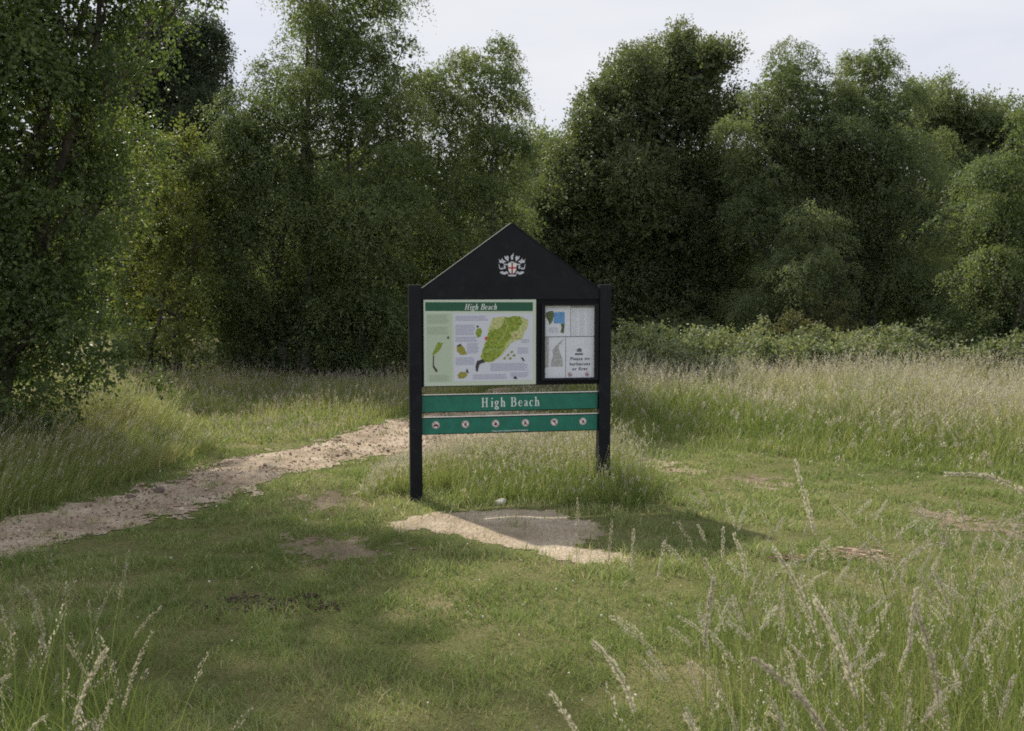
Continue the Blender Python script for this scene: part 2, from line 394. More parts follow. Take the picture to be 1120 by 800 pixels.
def panicle(B, top, d, L, n_fl, size, spread, tint, mi=1):
    """seed heads: top (n,3) lowest point of the head, d (n,3) axis, L (n) length"""
    n = len(top)
    t = np.tile(np.linspace(0, 1, n_fl)[None], (n, 1)) + R.uniform(-.5, .5, (n, n_fl)) / n_fl
    a = R.uniform(0, 2 * PI, (n, n_fl))
    out = np.stack([np.cos(a), np.sin(a), 0.5 + 0 * a], -1)
    r = (spread * np.sin(np.clip(t * 0.85 + 0.15, 0, 1) * PI) ** 0.8)[..., None] * R.uniform(0.2, 1, (n, n_fl, 1))
    P = top[:, None] + d[:, None] * (L[:, None] * t)[..., None] + out * r * np.array([1, 1, .3])
    D = nrm(d[:, None] * 1.6 + out * 0.7 + 0.2 * R.standard_normal(P.shape))
    P = P.reshape(-1, 3); D = D.reshape(-1, 3)
    S = np.broadcast_to(np.asarray(size), (n,)); S = np.repeat(S, n_fl) * R.uniform(0.7, 1.3, n * n_fl)
    q = leaves(P, D, R.standard_normal(P.shape), S, 0.42, 0.1)
    T = np.clip(np.repeat(np.broadcast_to(tint, (n,)), n_fl) + 0.12 * R.standard_normal(len(P)), 0, 1)
    B.add(q, quads_of(len(P)), T, mi)
def tallgrass(name, label, n, box, mask, hfun, dens=None, wd=0.006, seeds=0.3, bias=(0.1, 0.0), tint=0.4, seed_tint=0.5, fl=9, fsize=0.014, spread=0.012, headL=0.10, segs=3, lean=0.35, tfun=None, sw=0.003, sh=(1.1, 1.6)):
    x, y = scatter(n, *box)
    k = mask(x, y)
    if dens is not None: k &= R.random(n) < dens(x, y)
    x, y = x[k], y[k]; n = len(x)
    H = hfun(x, y) * R.uniform(0.55, 1.15, n)
    a = R.uniform(0, 2 * PI, n); l = H * R.uniform(0.05, lean * 2, n)
    le = np.stack([np.cos(a) * l + bias[0] * H, np.sin(a) * l + bias[1] * H], 1)
    P = np.stack([x, y, gz(x, y) - 0.005], 1)
    B = QB()
    st = R.random(n) < (seeds(x, y) if callable(seeds) else seeds)
    T = np.clip(tint + 0.15 * R.standard_normal(n) + 0.2 * fbm(x * 1.1, y * 1.1, 0, 61, 2) + (R.random(n) < 0.12) * 0.35, 0, 1)
    if tfun is not None: T = np.clip(T + tfun(x, y), 0, 1)
    b = ~st
    V, Q = blades(P[b], H[b], le[b], wd * R.uniform(0.6, 1.4, b.sum()), segs); B.add(V, Q, np.repeat(T[b], segs), 0)
    # stalks with heads
    Hs = H[st] * R.uniform(*sh, st.sum()); ls = le[st] * 0.75
    ps = P[st]
    V, Q = blades(ps, Hs, ls, np.full(len(Hs), sw), segs, 0.5); B.add(V, Q, np.repeat(np.clip(T[st] + 0.25, 0, 1), segs), 0)
    tip = ps.copy(); tip[:, :2] += ls; bend = np.clip(np.linalg.norm(ls, axis=1) / np.maximum(Hs, 1e-3), 0, 1.5)
    tip[:, 2] += Hs * (1 - 0.18 * bend)
    d = nrm(np.concatenate([ls * 2, (Hs * (1 - 0.36 * bend))[:, None]], 1))
    L = headL * R.uniform(0.6, 1.4, len(Hs)) * np.clip(Hs / 0.6, 0.5, 1.3)
    panicle(B, tip - d * L[:, None] * 0.9, d, L, fl, fsize, spread, np.clip(seed_tint + 0.2 * R.standard_normal(len(Hs)), 0, 1))
    return tag(B.build(name, [M_tall, M_seed]), label, 'grass', kind='stuff')
# meadow to the right
def m_meadow(x, y): return inpoly(x, y, MEADOW) & in_view(x, y, 2.8)
def dist_meadow(x, y):
    # rough distance behind the front edge (front edge is nearly y = f(x))
    P = np.array(MEADOW[:8]); o = np.argsort(P[:, 0]); return y - np.interp(x, P[o, 0], P[o, 1])
def h_meadow(x, y): return (0.09 + 0.38 * sstep(-0.2, 3.2, dist_meadow(x, y) + 0.35 * fbm(x * .9, y * .9, 0, 51, 2))) * (1 + 0.32 * fbm(x * 1.3, y * 1.3, 0, 52, 2))
tallgrass('meadow_grass', 'tall flowering meadow grass behind the lawn right of the notice board', 104000, (0.6, 11.3, 8.5, 15.2), m_meadow, h_meadow,
          wd=0.0085, seeds=lambda x, y: 0.02 + 0.24 * sstep(0.5, 3.0, dist_meadow(x, y)) * (1 + 0.6 * fbm(x * 0.8, y * 0.8, 0, 93, 2)), tint=0.28, seed_tint=0.62, fl=8, fsize=0.023, spread=0.014, headL=0.15, bias=(0.08, -0.03), sw=0.004, sh=(0.9, 1.35),
          tfun=lambda x, y: 0.22 * sstep(0.8, 3.4, dist_meadow(x, y)))
# bank on the left
def m_bank(x, y): return inpoly(x, y, BANK) & in_view(x, y, 2.4) & ~on_path(x, y)
tallgrass('bank_grass', 'long pale windblown grass on the bank left of the path', 62000, (-8.6, -2.2, 6.6, 12.0), m_bank,
          lambda x, y: 0.18 + 0.12 * sstep(-3.0, -4.0, x) + 0.08 * fbm(x, y, 0, 53, 2), wd=0.007, seeds=0.09, tint=0.44, seed_tint=0.6, bias=(0.50, -0.05), lean=0.2,
          fl=6, fsize=0.016, spread=0.008, headL=0.11, segs=3)
def m_mid(x, y):
    return in_view(x, y, 2.0) & (x < 1.0) & (y > 10.2) & (y < 18.5) & ~on_path(x, y) & ~inpoly(x, y, BANK) & (inpoly(x, y, [G(150, 525), G(260, 495), G(330, 485), G(400, 466), G(450, 452), G(500, 438), G(548, 423), np.array([0.5, 19.0]), np.array([-9, 19.0]), np.array([-6, 10.])]))
tallgrass('rough_grass', 'knee high rough grass between the path and the birch trees', 108000, (-11, 1, 10.2, 18.5), m_mid,
          lambda x, y: (0.08 + 0.13 * sstep(11.0, 13.5, y + 0.4 * fbm(x, y, 0, 58, 2))) * np.clip(1 + 0.4 * fbm(x * 0.8, y * 0.8, 0, 54, 2), 0.5, 1.6), wd=0.010, seeds=0.10, tint=0.50, seed_tint=0.35, fl=6, fsize=0.022, spread=0.012, headL=0.10, segs=2)
# behind the sign to the right of the far path
def m_far(x, y): return in_view(x, y, 0.8) & (x > -0.2) & (x < 2.4) & ~on_path(x, y) & ~inpoly(x, y, MEADOW)
tallgrass('path_edge_grass', 'rough grass beside the far bend of the path behind the board', 16000, (-0.2, 2.4, 12.2, 18.0), m_far,
          lambda x, y: 0.16 + 0 * x, wd=0.010, seeds=0.2, tint=0.42, seed_tint=0.5, fl=6, fsize=0.022, spread=0.012, segs=2)
# round the feet of the board
FEET = [G(*p) for p in [(398, 556), (430, 560), (470, 556), (540, 556), (610, 556), (660, 560), (700, 562), (724, 548), (700, 524), (650, 505), (580, 500), (500, 505), (430, 513), (398, 530)]]
def m_feet(x, y): wx, wy = warp(x, y, 0.10, 90); return inpoly(wx, wy, FEET) & ~((x < -0.45) & (x > -1.1) & (y < 7.92))
tallgrass('verge_grass', 'unmown grass with pale heads around the feet of the board', 34000, (-1.7, 1.7, 7.0, 9.6), m_feet,
          lambda x, y: 0.09 + 0.17 * sstep(7.3, 8.1, y) * sstep(-1.3, -0.4, x) + 0.07 * sstep(0.0, 0.9, x) + 0.04 * fbm(x * 3, y * 3, 0, 57, 2), wd=0.0055, seeds=lambda x, y: 0.07 + 0.16 * sstep(7.7, 8.6, y), tint=0.30, seed_tint=0.66,
          fl=8, fsize=0.014, spread=0.012, headL=0.08, segs=3)
# foreground right: long thin stems and blades
def m_fr(x, y):
    e = 0.35 + 0.45 * (y - 2.6) + 0.25 * vn(x * 2, y * 2, 0, 66)
    return (x > e - 0.10) & in_view(x, y, 1.6)
tallgrass('foreground_grass', 'long green grass in the near right corner', 17000, (0.0, 4.6, 1.9, 4.9), m_fr,
          lambda x, y: np.clip((0.30 + 0.14 * sstep(1.0, 2.2, x)) * (1.25 - 0.16 * (y - 2)), 0.12, 0.6), dens=lambda x, y: np.clip(1.2 - 0.28 * (y - 1.9) + 0.2 * (x - 1.2), 0.12, 1), wd=0.0048, seeds=0.08, tint=0.20, seed_tint=0.7,
          fl=22, fsize=0.010, spread=0.010, headL=0.11, segs=5, bias=(-0.08, 0), sw=0.0022, sh=(1.2, 2.0))
def m_fl(x, y): return (x < -0.95 - 0.45 * (y - 2.6) + 0.25 * vn(x * 2, y * 2, 0, 67)) & in_view(x, y, 1.4)
tallgrass('foreground_grass', 'long dark green grass in the near left corner', 11000, (-3.9, -0.8, 2.2, 4.7), m_fl,
          lambda x, y: np.clip(0.36 * (1.25 - 0.16 * (y - 2)), 0.12, 0.6), dens=lambda x, y: np.clip(1.3 - 0.33 * (y - 1.9), 0.1, 1), wd=0.0048, seeds=0.05, tint=0.22, seed_tint=0.5,
          fl=22, fsize=0.009, spread=0.010, headL=0.10, segs=5, bias=(0.05, 0), sw=0.0022, sh=(1.2, 1.8))

# ------------------------------------------------------------------ gravel, chips, flowers
def pebbles(name, label, cat, x, y, size, mat, flat=0.55, lift=0.012, tint=None):
    base = np.array([(-1, -1, -1), (1, -1, -1), (1, 1, -1), (-1, 1, -1), (-1, -1, 1), (1, -1, 1), (1, 1, 1), (-1, 1, 1)], float) * 0.5
    n = len(x)
    V = base[None] * R.uniform(0.55, 1.0, (n, 8, 1)); a = R.uniform(0, 2 * PI, n); c, s = np.cos(a)[:, None], np.sin(a)[:, None]
    V = V * np.stack([np.ones(n), R.uniform(0.5, 1, n), flat * R.uniform(0.6, 1.3, n)], 1)[:, None] * size[:, None, None]
    Xr = V[..., 0] * c - V[..., 1] * s; Yr = V[..., 0] * s + V[..., 1] * c
    V = np.stack([Xr + x[:, None], Yr + y[:, None], V[..., 2] + (gz(x, y) + lift + size * flat * 0.2)[:, None]], -1)
    f = np.array([(0, 3, 2, 1), (4, 5, 6, 7), (0, 1, 5, 4), (1, 2, 6, 5), (2, 3, 7, 6), (3, 0, 4, 7)])
    Q = (np.arange(n) * 8)[:, None, None] + f[None]
    T = R.random(n) if tint is None else tint
    B = QB(); B.add(V.reshape(-1, 3), Q.reshape(-1, 4), np.repeat(T, 6)); return tag(B.build(name, [mat]), label, cat, kind='stuff')
def tintmat(name, stops, rough=0.85):
    m, t, b = newmat(name); at = t.nodes.new('ShaderNodeAttribute'); at.attribute_name = 'tint'
    r = ramp(t, stops); t.links.new(at.outputs['Fac'], r.inputs[0]); t.links.new(r.outputs[0], b.inputs['Base Color'])
    b.inputs['Roughness'].default_value = rough; b.inputs['Specular IOR Level'].default_value = 0.2
    return m
M_gravel = tintmat('gravel_stone', [(0, (0.11, 0.075, 0.055)), (0.5, (0.30, 0.22, 0.155)), (0.85, (0.46, 0.37, 0.28)), (1, (0.6, 0.54, 0.46))])
x, y = scatter(60000, -5, 2.4, 5.8, 16); k = on_path(x, y) & (R.random(len(x)) < np.clip(0.5 + 0.5 * fbm(x * 3, y * 3, 0, 88, 2), 0.15, 1))
x, y = x[k], y[k]
pebbles('gravel', 'small pale and brown stones scattered over the dirt path', 'gravel', x, y, R.uniform(0.006, 0.022, len(x)) * (1 + (R.random(len(x)) < 0.03) * 1.0), M_gravel)
M_muck = tintmat('dark_debris', [(0, (0.035, 0.026, 0.02)), (1, (0.12, 0.085, 0.06))])
def blobs(cx, cy, sx, sy, n):
    return cx + sx * R.standard_normal(n) * 0.5, cy + sy * R.standard_normal(n) * 0.5
g = G(300, 661); x1, y1 = blobs(g[0], g[1], 0.34, 0.16, 150); g = G(340, 652); x2, y2 = blobs(g[0], g[1], 0.06, 0.03, 60); g = G(258, 656); x3, y3 = blobs(g[0], g[1], 0.05, 0.04, 30)
x = np.concatenate([x1, x2, x3]); y = np.concatenate([y1, y2, y3])
pebbles('leaf_litter', 'dark brown clumps of debris lying on the shaded lawn', 'debris', x, y, R.uniform(0.008, 0.028, len(x)), M_muck, 0.4, 0.012)
M_chip = tintmat('bark_chip', [(0, (0.10, 0.062, 0.042)), (0.6, (0.21, 0.14, 0.095)), (1, (0.38, 0.29, 0.21))])
g = G(930, 607); x1, y1 = blobs(g[0], g[1], 0.24, 0.20, 200); g = G(868, 614); x2, y2 = blobs(g[0], g[1], 0.13, 0.06, 60)
x = np.concatenate([x1, x2]); y = np.concatenate([y1, y2])
pebbles('bark_chips', 'reddish brown bark chips strewn on the right side of the lawn', 'bark chips', x, y, R.uniform(0.012, 0.05, len(x)), M_chip, 0.12, 0.018)
M_petal = plain('clover_petal', (0.75, 0.74, 0.68), 0.8)
x, y = scatter(900, -4.5, 5.5, 3.8, 10.5)
k = in_view(x, y, 0) & ~on_path(x, y) & ~on_patch(x, y) & (R.random(900) < np.clip(0.25 + 0.5 * fbm(x * 0.9, y * 0.9, 0, 77, 2) + 0.5 * sstep(1.5, 3, x) * sstep(6.5, 8, y), 0.03, 1))
pebbles('clover_flowers', 'tiny white clover flowers dotted through the lawn', 'flowers', x[k], y[k], R.uniform(0.006, 0.012, k.sum()), M_petal, 0.8, 0.04)

M_stone_p = plain('pale_stone', (0.55, 0.53, 0.48), 0.9, 0.2, 0.25, 30)
M_stone_d = plain('dark_stone', (0.13, 0.10, 0.085), 0.9, 0.2, 0.35, 30)
def stone(px, py, s, mat, label, seed):
    g = G(px, py); u = np.linspace(0, 2 * PI, 13)[:-1]; vv = np.linspace(-PI / 2, PI / 2, 9)
    U, Vv = np.meshgrid(u, vv); D = np.stack([np.cos(U) * np.cos(Vv), np.sin(U) * np.cos(Vv), np.sin(Vv)], -1)
    rr = 1 + 0.28 * fbm(D[..., 0] * 1.6 + seed, D[..., 1] * 1.6, D[..., 2] * 1.6, 5, 2)
    P = D * rr[..., None] * s * np.array([1, 0.7, 0.5]); r, c = 9, 12
    I = np.arange(r * c).reshape(r, c); Q = np.stack([I[:-1], np.roll(I, -1, 1)[:-1], np.roll(I, -1, 1)[1:], I[1:]], -1)
    o = link('stone', qmesh('stone', P, Q, None, None, True), [mat]); o.location = (g[0], g[1], float(gz(g[0], g[1])) + s * 0.30)
    o.rotation_euler = (0, 0, seed); tag(o, label, 'stone')
stone(548, 553, 0.055, M_stone_p, 'pale flat stone in the grass under the board', 1.3)
stone(174, 538, 0.055, M_stone_d, 'larger dark stone on the far edge of the path', 2.1)
stone(142, 546, 0.04, M_stone_d, 'small brown stone left of the larger dark one by the path', 4.0)
stone(187, 610, 0.016, M_stone_p, 'small white stone lying in the shaded lawn beneath the path', 5.0)

# ------------------------------------------------------------------ trees
def crown_part(B, c, rad, leaf, twigs_m2, lpt, twigL, droop, up, gap, tint0, core, wr=0.6, core_leaf=0.16, seed=0):
    """one leafy mass of a crown: sprays of leaves growing outwards from an uneven lobe"""
    c = np.asarray(c, float); rad = np.asarray(rad, float)
    rm = rad.mean(); n = int(twigs_m2 * 4 * PI * rm * rm)
    K = int(max(9, 12 * (rm / 0.55) ** 1.3)); cd = nrm(R.standard_normal((K, 3)) + np.array([0, 0, 0.15])); cr_ = rm * R.uniform(0.26, 0.52, K)
    cc = c + cd * rad * R.uniform(0.55, 0.92, K)[:, None]; wk = cr_ ** 2 / (cr_ ** 2).sum(); ki = R.choice(K, n, p=wk)
    d0 = nrm(R.standard_normal((n, 3)) + 0.5 * cd[ki]); P = cc[ki] + d0 * (cr_[ki] * R.uniform(0.35, 1.0, n))[:, None] * np.array([1, 1, .8])
    d = nrm(d0 * 0.9 + cd[ki] * 0.6); ct = R.uniform(-0.13, 0.13, K)[ki]
    g = fbm(P[:, 0] * 1.5, P[:, 1] * 1.5, P[:, 2] * 1.8, 17, 2)
    k = (g > gap) & (P[:, 2] > 0.15)
    P, d, g, ct = P[k], d[k], g[k], ct[k]; n = len(P)
    if n:
        L = min(twigL, 0.4 * rm + 0.10) * R.uniform(0.5, 1.3, n)
        D = nrm(d * 0.8 + np.array([0, 0, up]) + 0.45 * R.standard_normal((n, 3)))
        t = np.linspace(0.1, 1, lpt)[None] + R.uniform(-.5, .5, (n, lpt)) / lpt
        LP = P[:, None] + D[:, None] * (L[:, None] * t)[..., None]
        LP[..., 2] -= droop * L[:, None] * t ** 2
        LP += R.standard_normal(LP.shape) * leaf * 0.55
        ax = D[:, None] + 0.8 * R.standard_normal(LP.shape); ax[..., 2] -= droop * 1.5 * t
        nn = R.standard_normal(LP.shape) * 0.55 + np.array([0, 0, 0.75]) + 0.95 * d[:, None]
        m = n * lpt
        sz = leaf * R.uniform(0.65, 1.25, m)
        q = leaves(LP.reshape(m, 3), ax.reshape(m, 3), nn.reshape(m, 3), sz, wr)
        tw = np.clip(tint0 + ct + 0.12 * R.standard_normal(n) + 0.2 * g, 0, 1)
        B.add(q, quads_of(m), np.clip(np.repeat(tw, lpt) + 0.12 * R.standard_normal(m), 0, 1))
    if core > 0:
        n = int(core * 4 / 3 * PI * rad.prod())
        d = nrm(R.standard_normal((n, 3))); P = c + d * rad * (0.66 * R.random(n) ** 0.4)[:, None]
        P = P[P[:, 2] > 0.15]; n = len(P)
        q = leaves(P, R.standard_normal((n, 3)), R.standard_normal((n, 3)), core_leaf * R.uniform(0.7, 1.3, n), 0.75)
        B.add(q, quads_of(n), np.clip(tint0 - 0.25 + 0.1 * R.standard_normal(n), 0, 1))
SP = dict(
    birch=dict(leaf=0.044, twigs_m2=115, lpt=15, twigL=0.46, droop=0.8, up=0.35, gap=-0.50, core=110, core_leaf=0.10),
    light=dict(leaf=0.062, twigs_m2=62, lpt=12, twigL=0.40, droop=0.25, up=0.4, gap=-0.42, core=90, core_leaf=0.11),
    oak=dict(leaf=0.068, twigs_m2=92, lpt=12, twigL=0.34, droop=0.05, up=0.35, gap=-0.6, core=120, core_leaf=0.17),
    willow=dict(leaf=0.060, twigs_m2=80, lpt=15, twigL=0.58, droop=0.85, up=0.45, gap=-0.52, core=110, core_leaf=0.15, wr=0.40),
    near=dict(leaf=0.046, twigs_m2=84, lpt=14, twigL=0.42, droop=0.55, up=0.1, gap=-0.36, core=120, core_leaf=0.09, wr=0.72),
    above=dict(leaf=0.12, twigs_m2=13, lpt=8, twigL=0.5, droop=0.4, up=0.2, gap=0.0, core=8, core_leaf=0.3),
    far=dict(leaf=0.12, twigs_m2=30, lpt=10, twigL=0.45, droop=0.15, up=0.3, gap=-0.45, core=26, core_leaf=0.25),
    shrub=dict(leaf=0.052, twigs_m2=70, lpt=12, twigL=0.30, droop=0.1, up=0.5, gap=-0.5, core=130, core_leaf=0.09),
)
def tree(name, label, cat, d, base_px, discs, sp, mat, bmat, tint0=0.45, trunk_r=0.12, stems=1, group=None, above=(), dj=1.0, back=True, bare=False):
    """discs: (px, py, radius in px[, depth offset]) masses of the crown as seen; each becomes a lobe with its own distance"""
    base = np.array([W(base_px, 400, d)[0], d, 0.0]); base[2] = float(gz(base[0], base[1])) - 0.03
    root = empty(name, tuple(base)); tag(root, label, cat, group)
    B = QB(); lobes = []
    allm = [(q, sp) for q in discs] + [(q, 'above') for q in above]
    for i, (q, s) in enumerate(allm):
        dd = d + (q[3] if len(q) > 3 else R.uniform(-0.6, 0.6) * dj)
        c = W(q[0], q[1], dd); r = q[2] / FPX * dd
        rad = np.array([r, r * R.uniform(0.95, 1.25), r * R.uniform(0.9, 1.1)])
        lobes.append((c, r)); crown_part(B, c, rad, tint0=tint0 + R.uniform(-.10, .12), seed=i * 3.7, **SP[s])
        if back and s != 'above' and i % 2 == 0:      # the side turned away, coarser
            c2 = c + np.array([0, 1.5 * r + R.uniform(0, 1), R.uniform(-.3, .3)])
            pr = dict(SP[s]); pr['twigs_m2'] = pr['twigs_m2'] * 0.4; pr['core'] = pr['core'] * 0.4
            crown_part(B, c2, rad, tint0=tint0, seed=i * 5.1 + 9, **pr); lobes.append((c2, r))
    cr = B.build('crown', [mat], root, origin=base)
    # stems and limbs
    T = QB(); top = max(l[0][2] for l in lobes); axes = []
    for s in range(stems):
        ox = (s - (stems - 1) / 2) * 0.45 + (R.uniform(-.1, .1) if stems > 1 else 0)
        hi = [l[0] for l in lobes if l[0][2] > 0.55 * top and l[1] > 0.3] or [l[0] for l in lobes]
        tgt = hi[R.integers(len(hi))] if stems > 1 else np.mean([l[0] for l in lobes], 0)
        b0 = base + np.array([ox, R.uniform(-.25, .25) if stems > 1 else 0, 0])
        hh = top * 0.85 if stems == 1 else min(top * 0.85, tgt[2] + 0.1)
        e = np.array([b0[0] * 0.1 + tgt[0] * 0.9, b0[1] * 0.2 + tgt[1] * 0.8, hh]) if stems > 1 else np.array([b0[0] * 0.55 + tgt[0] * 0.45, b0[1] * 0.7 + tgt[1] * 0.3, hh])
        pts = bez(b0, b0 + [R.uniform(-.15, .15), 0, hh * 0.35], e - [R.uniform(-.2, .2), 0, hh * 0.3], e, 14)
        pts[1:-1, :2] += R.standard_normal((12, 2)) * 0.03
        tr = trunk_r * (1 if stems == 1 else R.uniform(0.6, 1.0))
        rad = tr * (1 - np.linspace(0, 1, 14) * 0.85); rad[0] *= 1.35; rad[1] *= 1.1
        T.add(*tube(pts, rad, 10)); axes.append((pts, rad))
    for c, r in lobes:
        if c[2] < 1.9 and np.hypot(*(c[:2] - base[:2])) > 1.0: continue
        pts, rad = axes[R.integers(len(axes))]
        j = int(np.clip(np.searchsorted(pts[:, 2], c[2] - 0.5 * np.hypot(*(c[:2] - base[:2])) - 0.3), 2, 12))
        s0 = pts[j]; l = np.linalg.norm(c - s0)
        lim = bez(s0, s0 + nrm((c - s0) * [1, 1, .4])[None][0] * l * 0.35, c - [0, 0, l * 0.1], c, 9)
        lim[1:-1] += R.standard_normal((7, 3)) * 0.03
        r0 = min(rad[j] * 0.6, 0.02 + 0.02 * l) * (0.4 if r < 0.28 else 1)
        T.add(*tube(lim, r0 * (1 - 0.75 * np.linspace(0, 1, 9)), 6))
        for _ in range(7 if r > 0.28 else 2):
            e = c + nrm(R.standard_normal(3) + [0, 0, .3]) * r * R.uniform(0.7, 1.05); s1 = lim[R.integers(4, 9)]
            T.add(*tube(bez(s1, s1 + (e - s1) * .3 + [0, 0, .1], e - [0, 0, .05], e, 5), r0 * 0.3 * (1 - 0.8 * np.linspace(0, 1, 5)) + 0.003, 4))
    T.build('trunk', [bmat], root, True, origin=base)
    return root

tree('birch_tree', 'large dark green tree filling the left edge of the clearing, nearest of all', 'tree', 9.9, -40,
     [(5, 60, 70), (75, 30, 52), (35, 150, 72), (-60, 120, 95), (90, 125, 42), (10, 250, 76), (72, 235, 42), (72, 318, 38), (30, 345, 52), (-50, 330, 85), (-70, 420, 75), (80, 385, 32), (20, 410, 46),
      (140, 22, 28), (118, 75, 28), (205, -16, 22), (180, -10, 26), (242, -12, 16), (105, 180, 26), (55, 90, 50), (-100, 240, 90), (50, -30, 70), (120, -30, 50), (-50, 10, 90), (112, 362, 20, -0.8), (-10, 450, 28, -0.6), (128, 400, 18, -0.6), (60, 440, 22, -0.5)],
     'near', M_near, M_bark_o, 0.45, 0.11, 2,
     above=[(-60, -120, 120), (40, -110, 80), (-150, -20, 130), (-40, -240, 110), (-120, -300, 110), (-200, 120, 130), (-230, 300, 120), (-230, -150, 130), (0, -360, 80)], dj=1.0)
tree('woodland_tree', 'distant tree with near black foliage between the left tree and the central birch', 'tree', 25, 190,
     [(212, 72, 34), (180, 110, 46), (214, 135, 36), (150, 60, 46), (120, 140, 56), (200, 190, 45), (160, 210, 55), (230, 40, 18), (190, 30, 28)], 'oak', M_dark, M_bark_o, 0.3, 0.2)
tree('hazel_tree', 'small yellow green tree lit through its leaves, left of the central birch', 'tree', 16.0, 185,
     [(200, 165, 24), (150, 200, 26), (135, 250, 26), (182, 210, 30), (128, 160, 20), (215, 268, 24), (212, 232, 26), (188, 268, 34), (158, 255, 22), (168, 320, 36), (196, 350, 28), (140, 300, 26), (150, 355, 30), (205, 300, 26), (222, 190, 20)], 'light', M_birch_light, M_bark_o, 0.5, 0.06, 2)
tree('birch_tree', 'tall many stemmed birch standing left of the notice board, its top out of sight', 'tree', 17.2, 340,
     [(262, 170, 34), (255, 245, 34), (265, 330, 40), (315, 345, 42), (380, 345, 42), (430, 350, 36), (430, 240, 38), (440, 190, 34), (420, 395, 30), (250, 380, 30), (338, 30, 34), (392, 15, 42), (438, 62, 26), (372, 82, 50), (315, 98, 36), (268, 130, 36), (300, 165, 50), (378, 160, 52), (436, 132, 36), (250, 205, 44), (325, 240, 58), (400, 240, 54), (238, 280, 42), (285, 315, 48), (355, 320, 50),
      (225, 345, 30), (300, 370, 30), (400, 350, 40), (425, 300, 38), (350, -45, 46), (412, -38, 36), (345, 365, 26)], 'birch', M_birch, M_bark_b, 0.40, 0.11, 5)
tree('birch_tree', 'pale topped birch directly behind the left post of the board', 'tree', 18.2, 500,
     [(498, 92, 32), (538, 72, 30), (546, 112, 32), (490, 142, 38), (540, 172, 36), (480, 205, 44), (538, 236, 42), (470, 278, 44), (528, 300, 46), (480, 350, 42), (540, 362, 40), (562, 160, 18), (445, 385, 28), (466, 90, 16), (505, 395, 30)],
     'birch', M_birch, M_bark_b, 0.52, 0.09, 3)
tree('woodland_tree', 'far off tree low in the gap left of the dark oak', 'tree', 36, 600,
     [(588, 165, 22), (606, 190, 32), (570, 225, 36), (632, 168, 24), (600, 250, 40), (640, 220, 36)], 'far', M_birch, M_bark_o, 0.55, 0.25)
tree('oak_tree', 'broad dark oak rising behind the gable of the board', 'tree', 23, 715,
     [(582, 275, 34), (580, 345, 36), (578, 235, 26), (622, 205, 32), (648, 165, 30), (672, 120, 30), (700, 75, 24), (740, 52, 20), (640, 235, 40), (725, 255, 44), (700, 320, 44), (765, 345, 40), (650, 305, 40), (735, 75, 34), (775, 85, 32), (698, 98, 34), (658, 138, 30), (718, 145, 52), (785, 130, 32), (640, 185, 34), (602, 232, 30), (690, 205, 50), (757, 215, 52), (612, 278, 38), (668, 285, 50), (738, 295, 54), (790, 320, 46), (640, 335, 38), (700, 350, 40), (590, 315, 36), (760, 62, 22), (800, 200, 36), (800, 260, 36)],
     'oak', M_oak, M_bark_o, 0.42, 0.26)
tree('willow_tree', 'grey green willow with two rounded tops right of the oak', 'tree', 20.5, 930,
     [(862, 88, 34), (832, 128, 30), (878, 152, 30), (925, 152, 30), (848, 158, 28), (985, 150, 28), (890, 120, 36), (948, 80, 28), (950, 125, 40), (838, 185, 34), (900, 185, 50), (968, 185, 46), (826, 235, 26), (878, 250, 46), (945, 255, 52), (1010, 172, 30), (1012, 235, 38), (870, 315, 34), (925, 325, 42), (988, 315, 48), (1042, 320, 36), (1050, 362, 32), (1000, 370, 28), (985, 110, 24), (800, 140, 14), (960, 60, 14)],
     'willow', M_willow, M_bark_b, 0.45, 0.14, 3)
tree('woodland_tree', 'further pale tree showing over the right shoulder of the willow', 'tree', 27, 1060,
     [(1012, 132, 30), (1048, 152, 36), (1082, 142, 30), (1058, 212, 46), (1038, 262, 36), (1112, 140, 28), (1032, 108, 20), (1130, 200, 50)], 'oak', M_willow, M_bark_o, 0.5, 0.2)
tree('hawthorn_tree', 'bright leafy tree cut off by the right edge', 'tree', 16, 1125,
     [(1108, 195, 34), (1098, 252, 34), (1078, 228, 18), (1108, 315, 40), (1084, 290, 24), (1118, 370, 36), (1092, 352, 30), (1150, 250, 60), (1150, 350, 60), (1135, 160, 34)], 'birch', M_birch, M_bark_o, 0.38, 0.1, 2)
tree('elder_bush', 'tall light green bush in front of the left side of the willow', 'bush', 18.9, 860,
     [(885, 232, 16), (908, 262, 20), (868, 262, 14), (918, 308, 20), (862, 292, 22), (845, 318, 26), (838, 352, 28), (856, 372, 24), (880, 300, 20), (825, 372, 18)], 'birch', M_willow, M_bark_o, 0.60, 0.05, 2)
tree('hawthorn_bush', 'olive brown rounded bush beneath the willow above the brambles', 'bush', 17.8, 895,
     [(892, 348, 20), (872, 366, 18), (914, 356, 20), (900, 372, 20)], 'shrub', M_olive, M_bark_o, 0.5, 0.04, 2)
tree('hawthorn_bush', 'dark bush in shade under the oak above the brambles', 'bush', 19.5, 735,
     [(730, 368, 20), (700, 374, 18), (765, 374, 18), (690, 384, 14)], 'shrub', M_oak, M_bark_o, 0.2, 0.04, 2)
tree('elder_bush', 'low green bush at the foot of the yellow green tree', 'bush', 15.8, 170,
     [(165, 385, 22), (190, 390, 20), (215, 388, 18), (140, 388, 22)], 'shrub', M_birch, M_bark_o, 0.55, 0.04, 2)
tree('hawthorn_bush', 'dark undergrowth bush among the central birch stems', 'bush', 17.6, 330,
     [(300, 395, 24), (340, 400, 22), (265, 395, 22), (380, 398, 22)], 'shrub', M_birch, M_bark_o, 0.25, 0.04, 2)
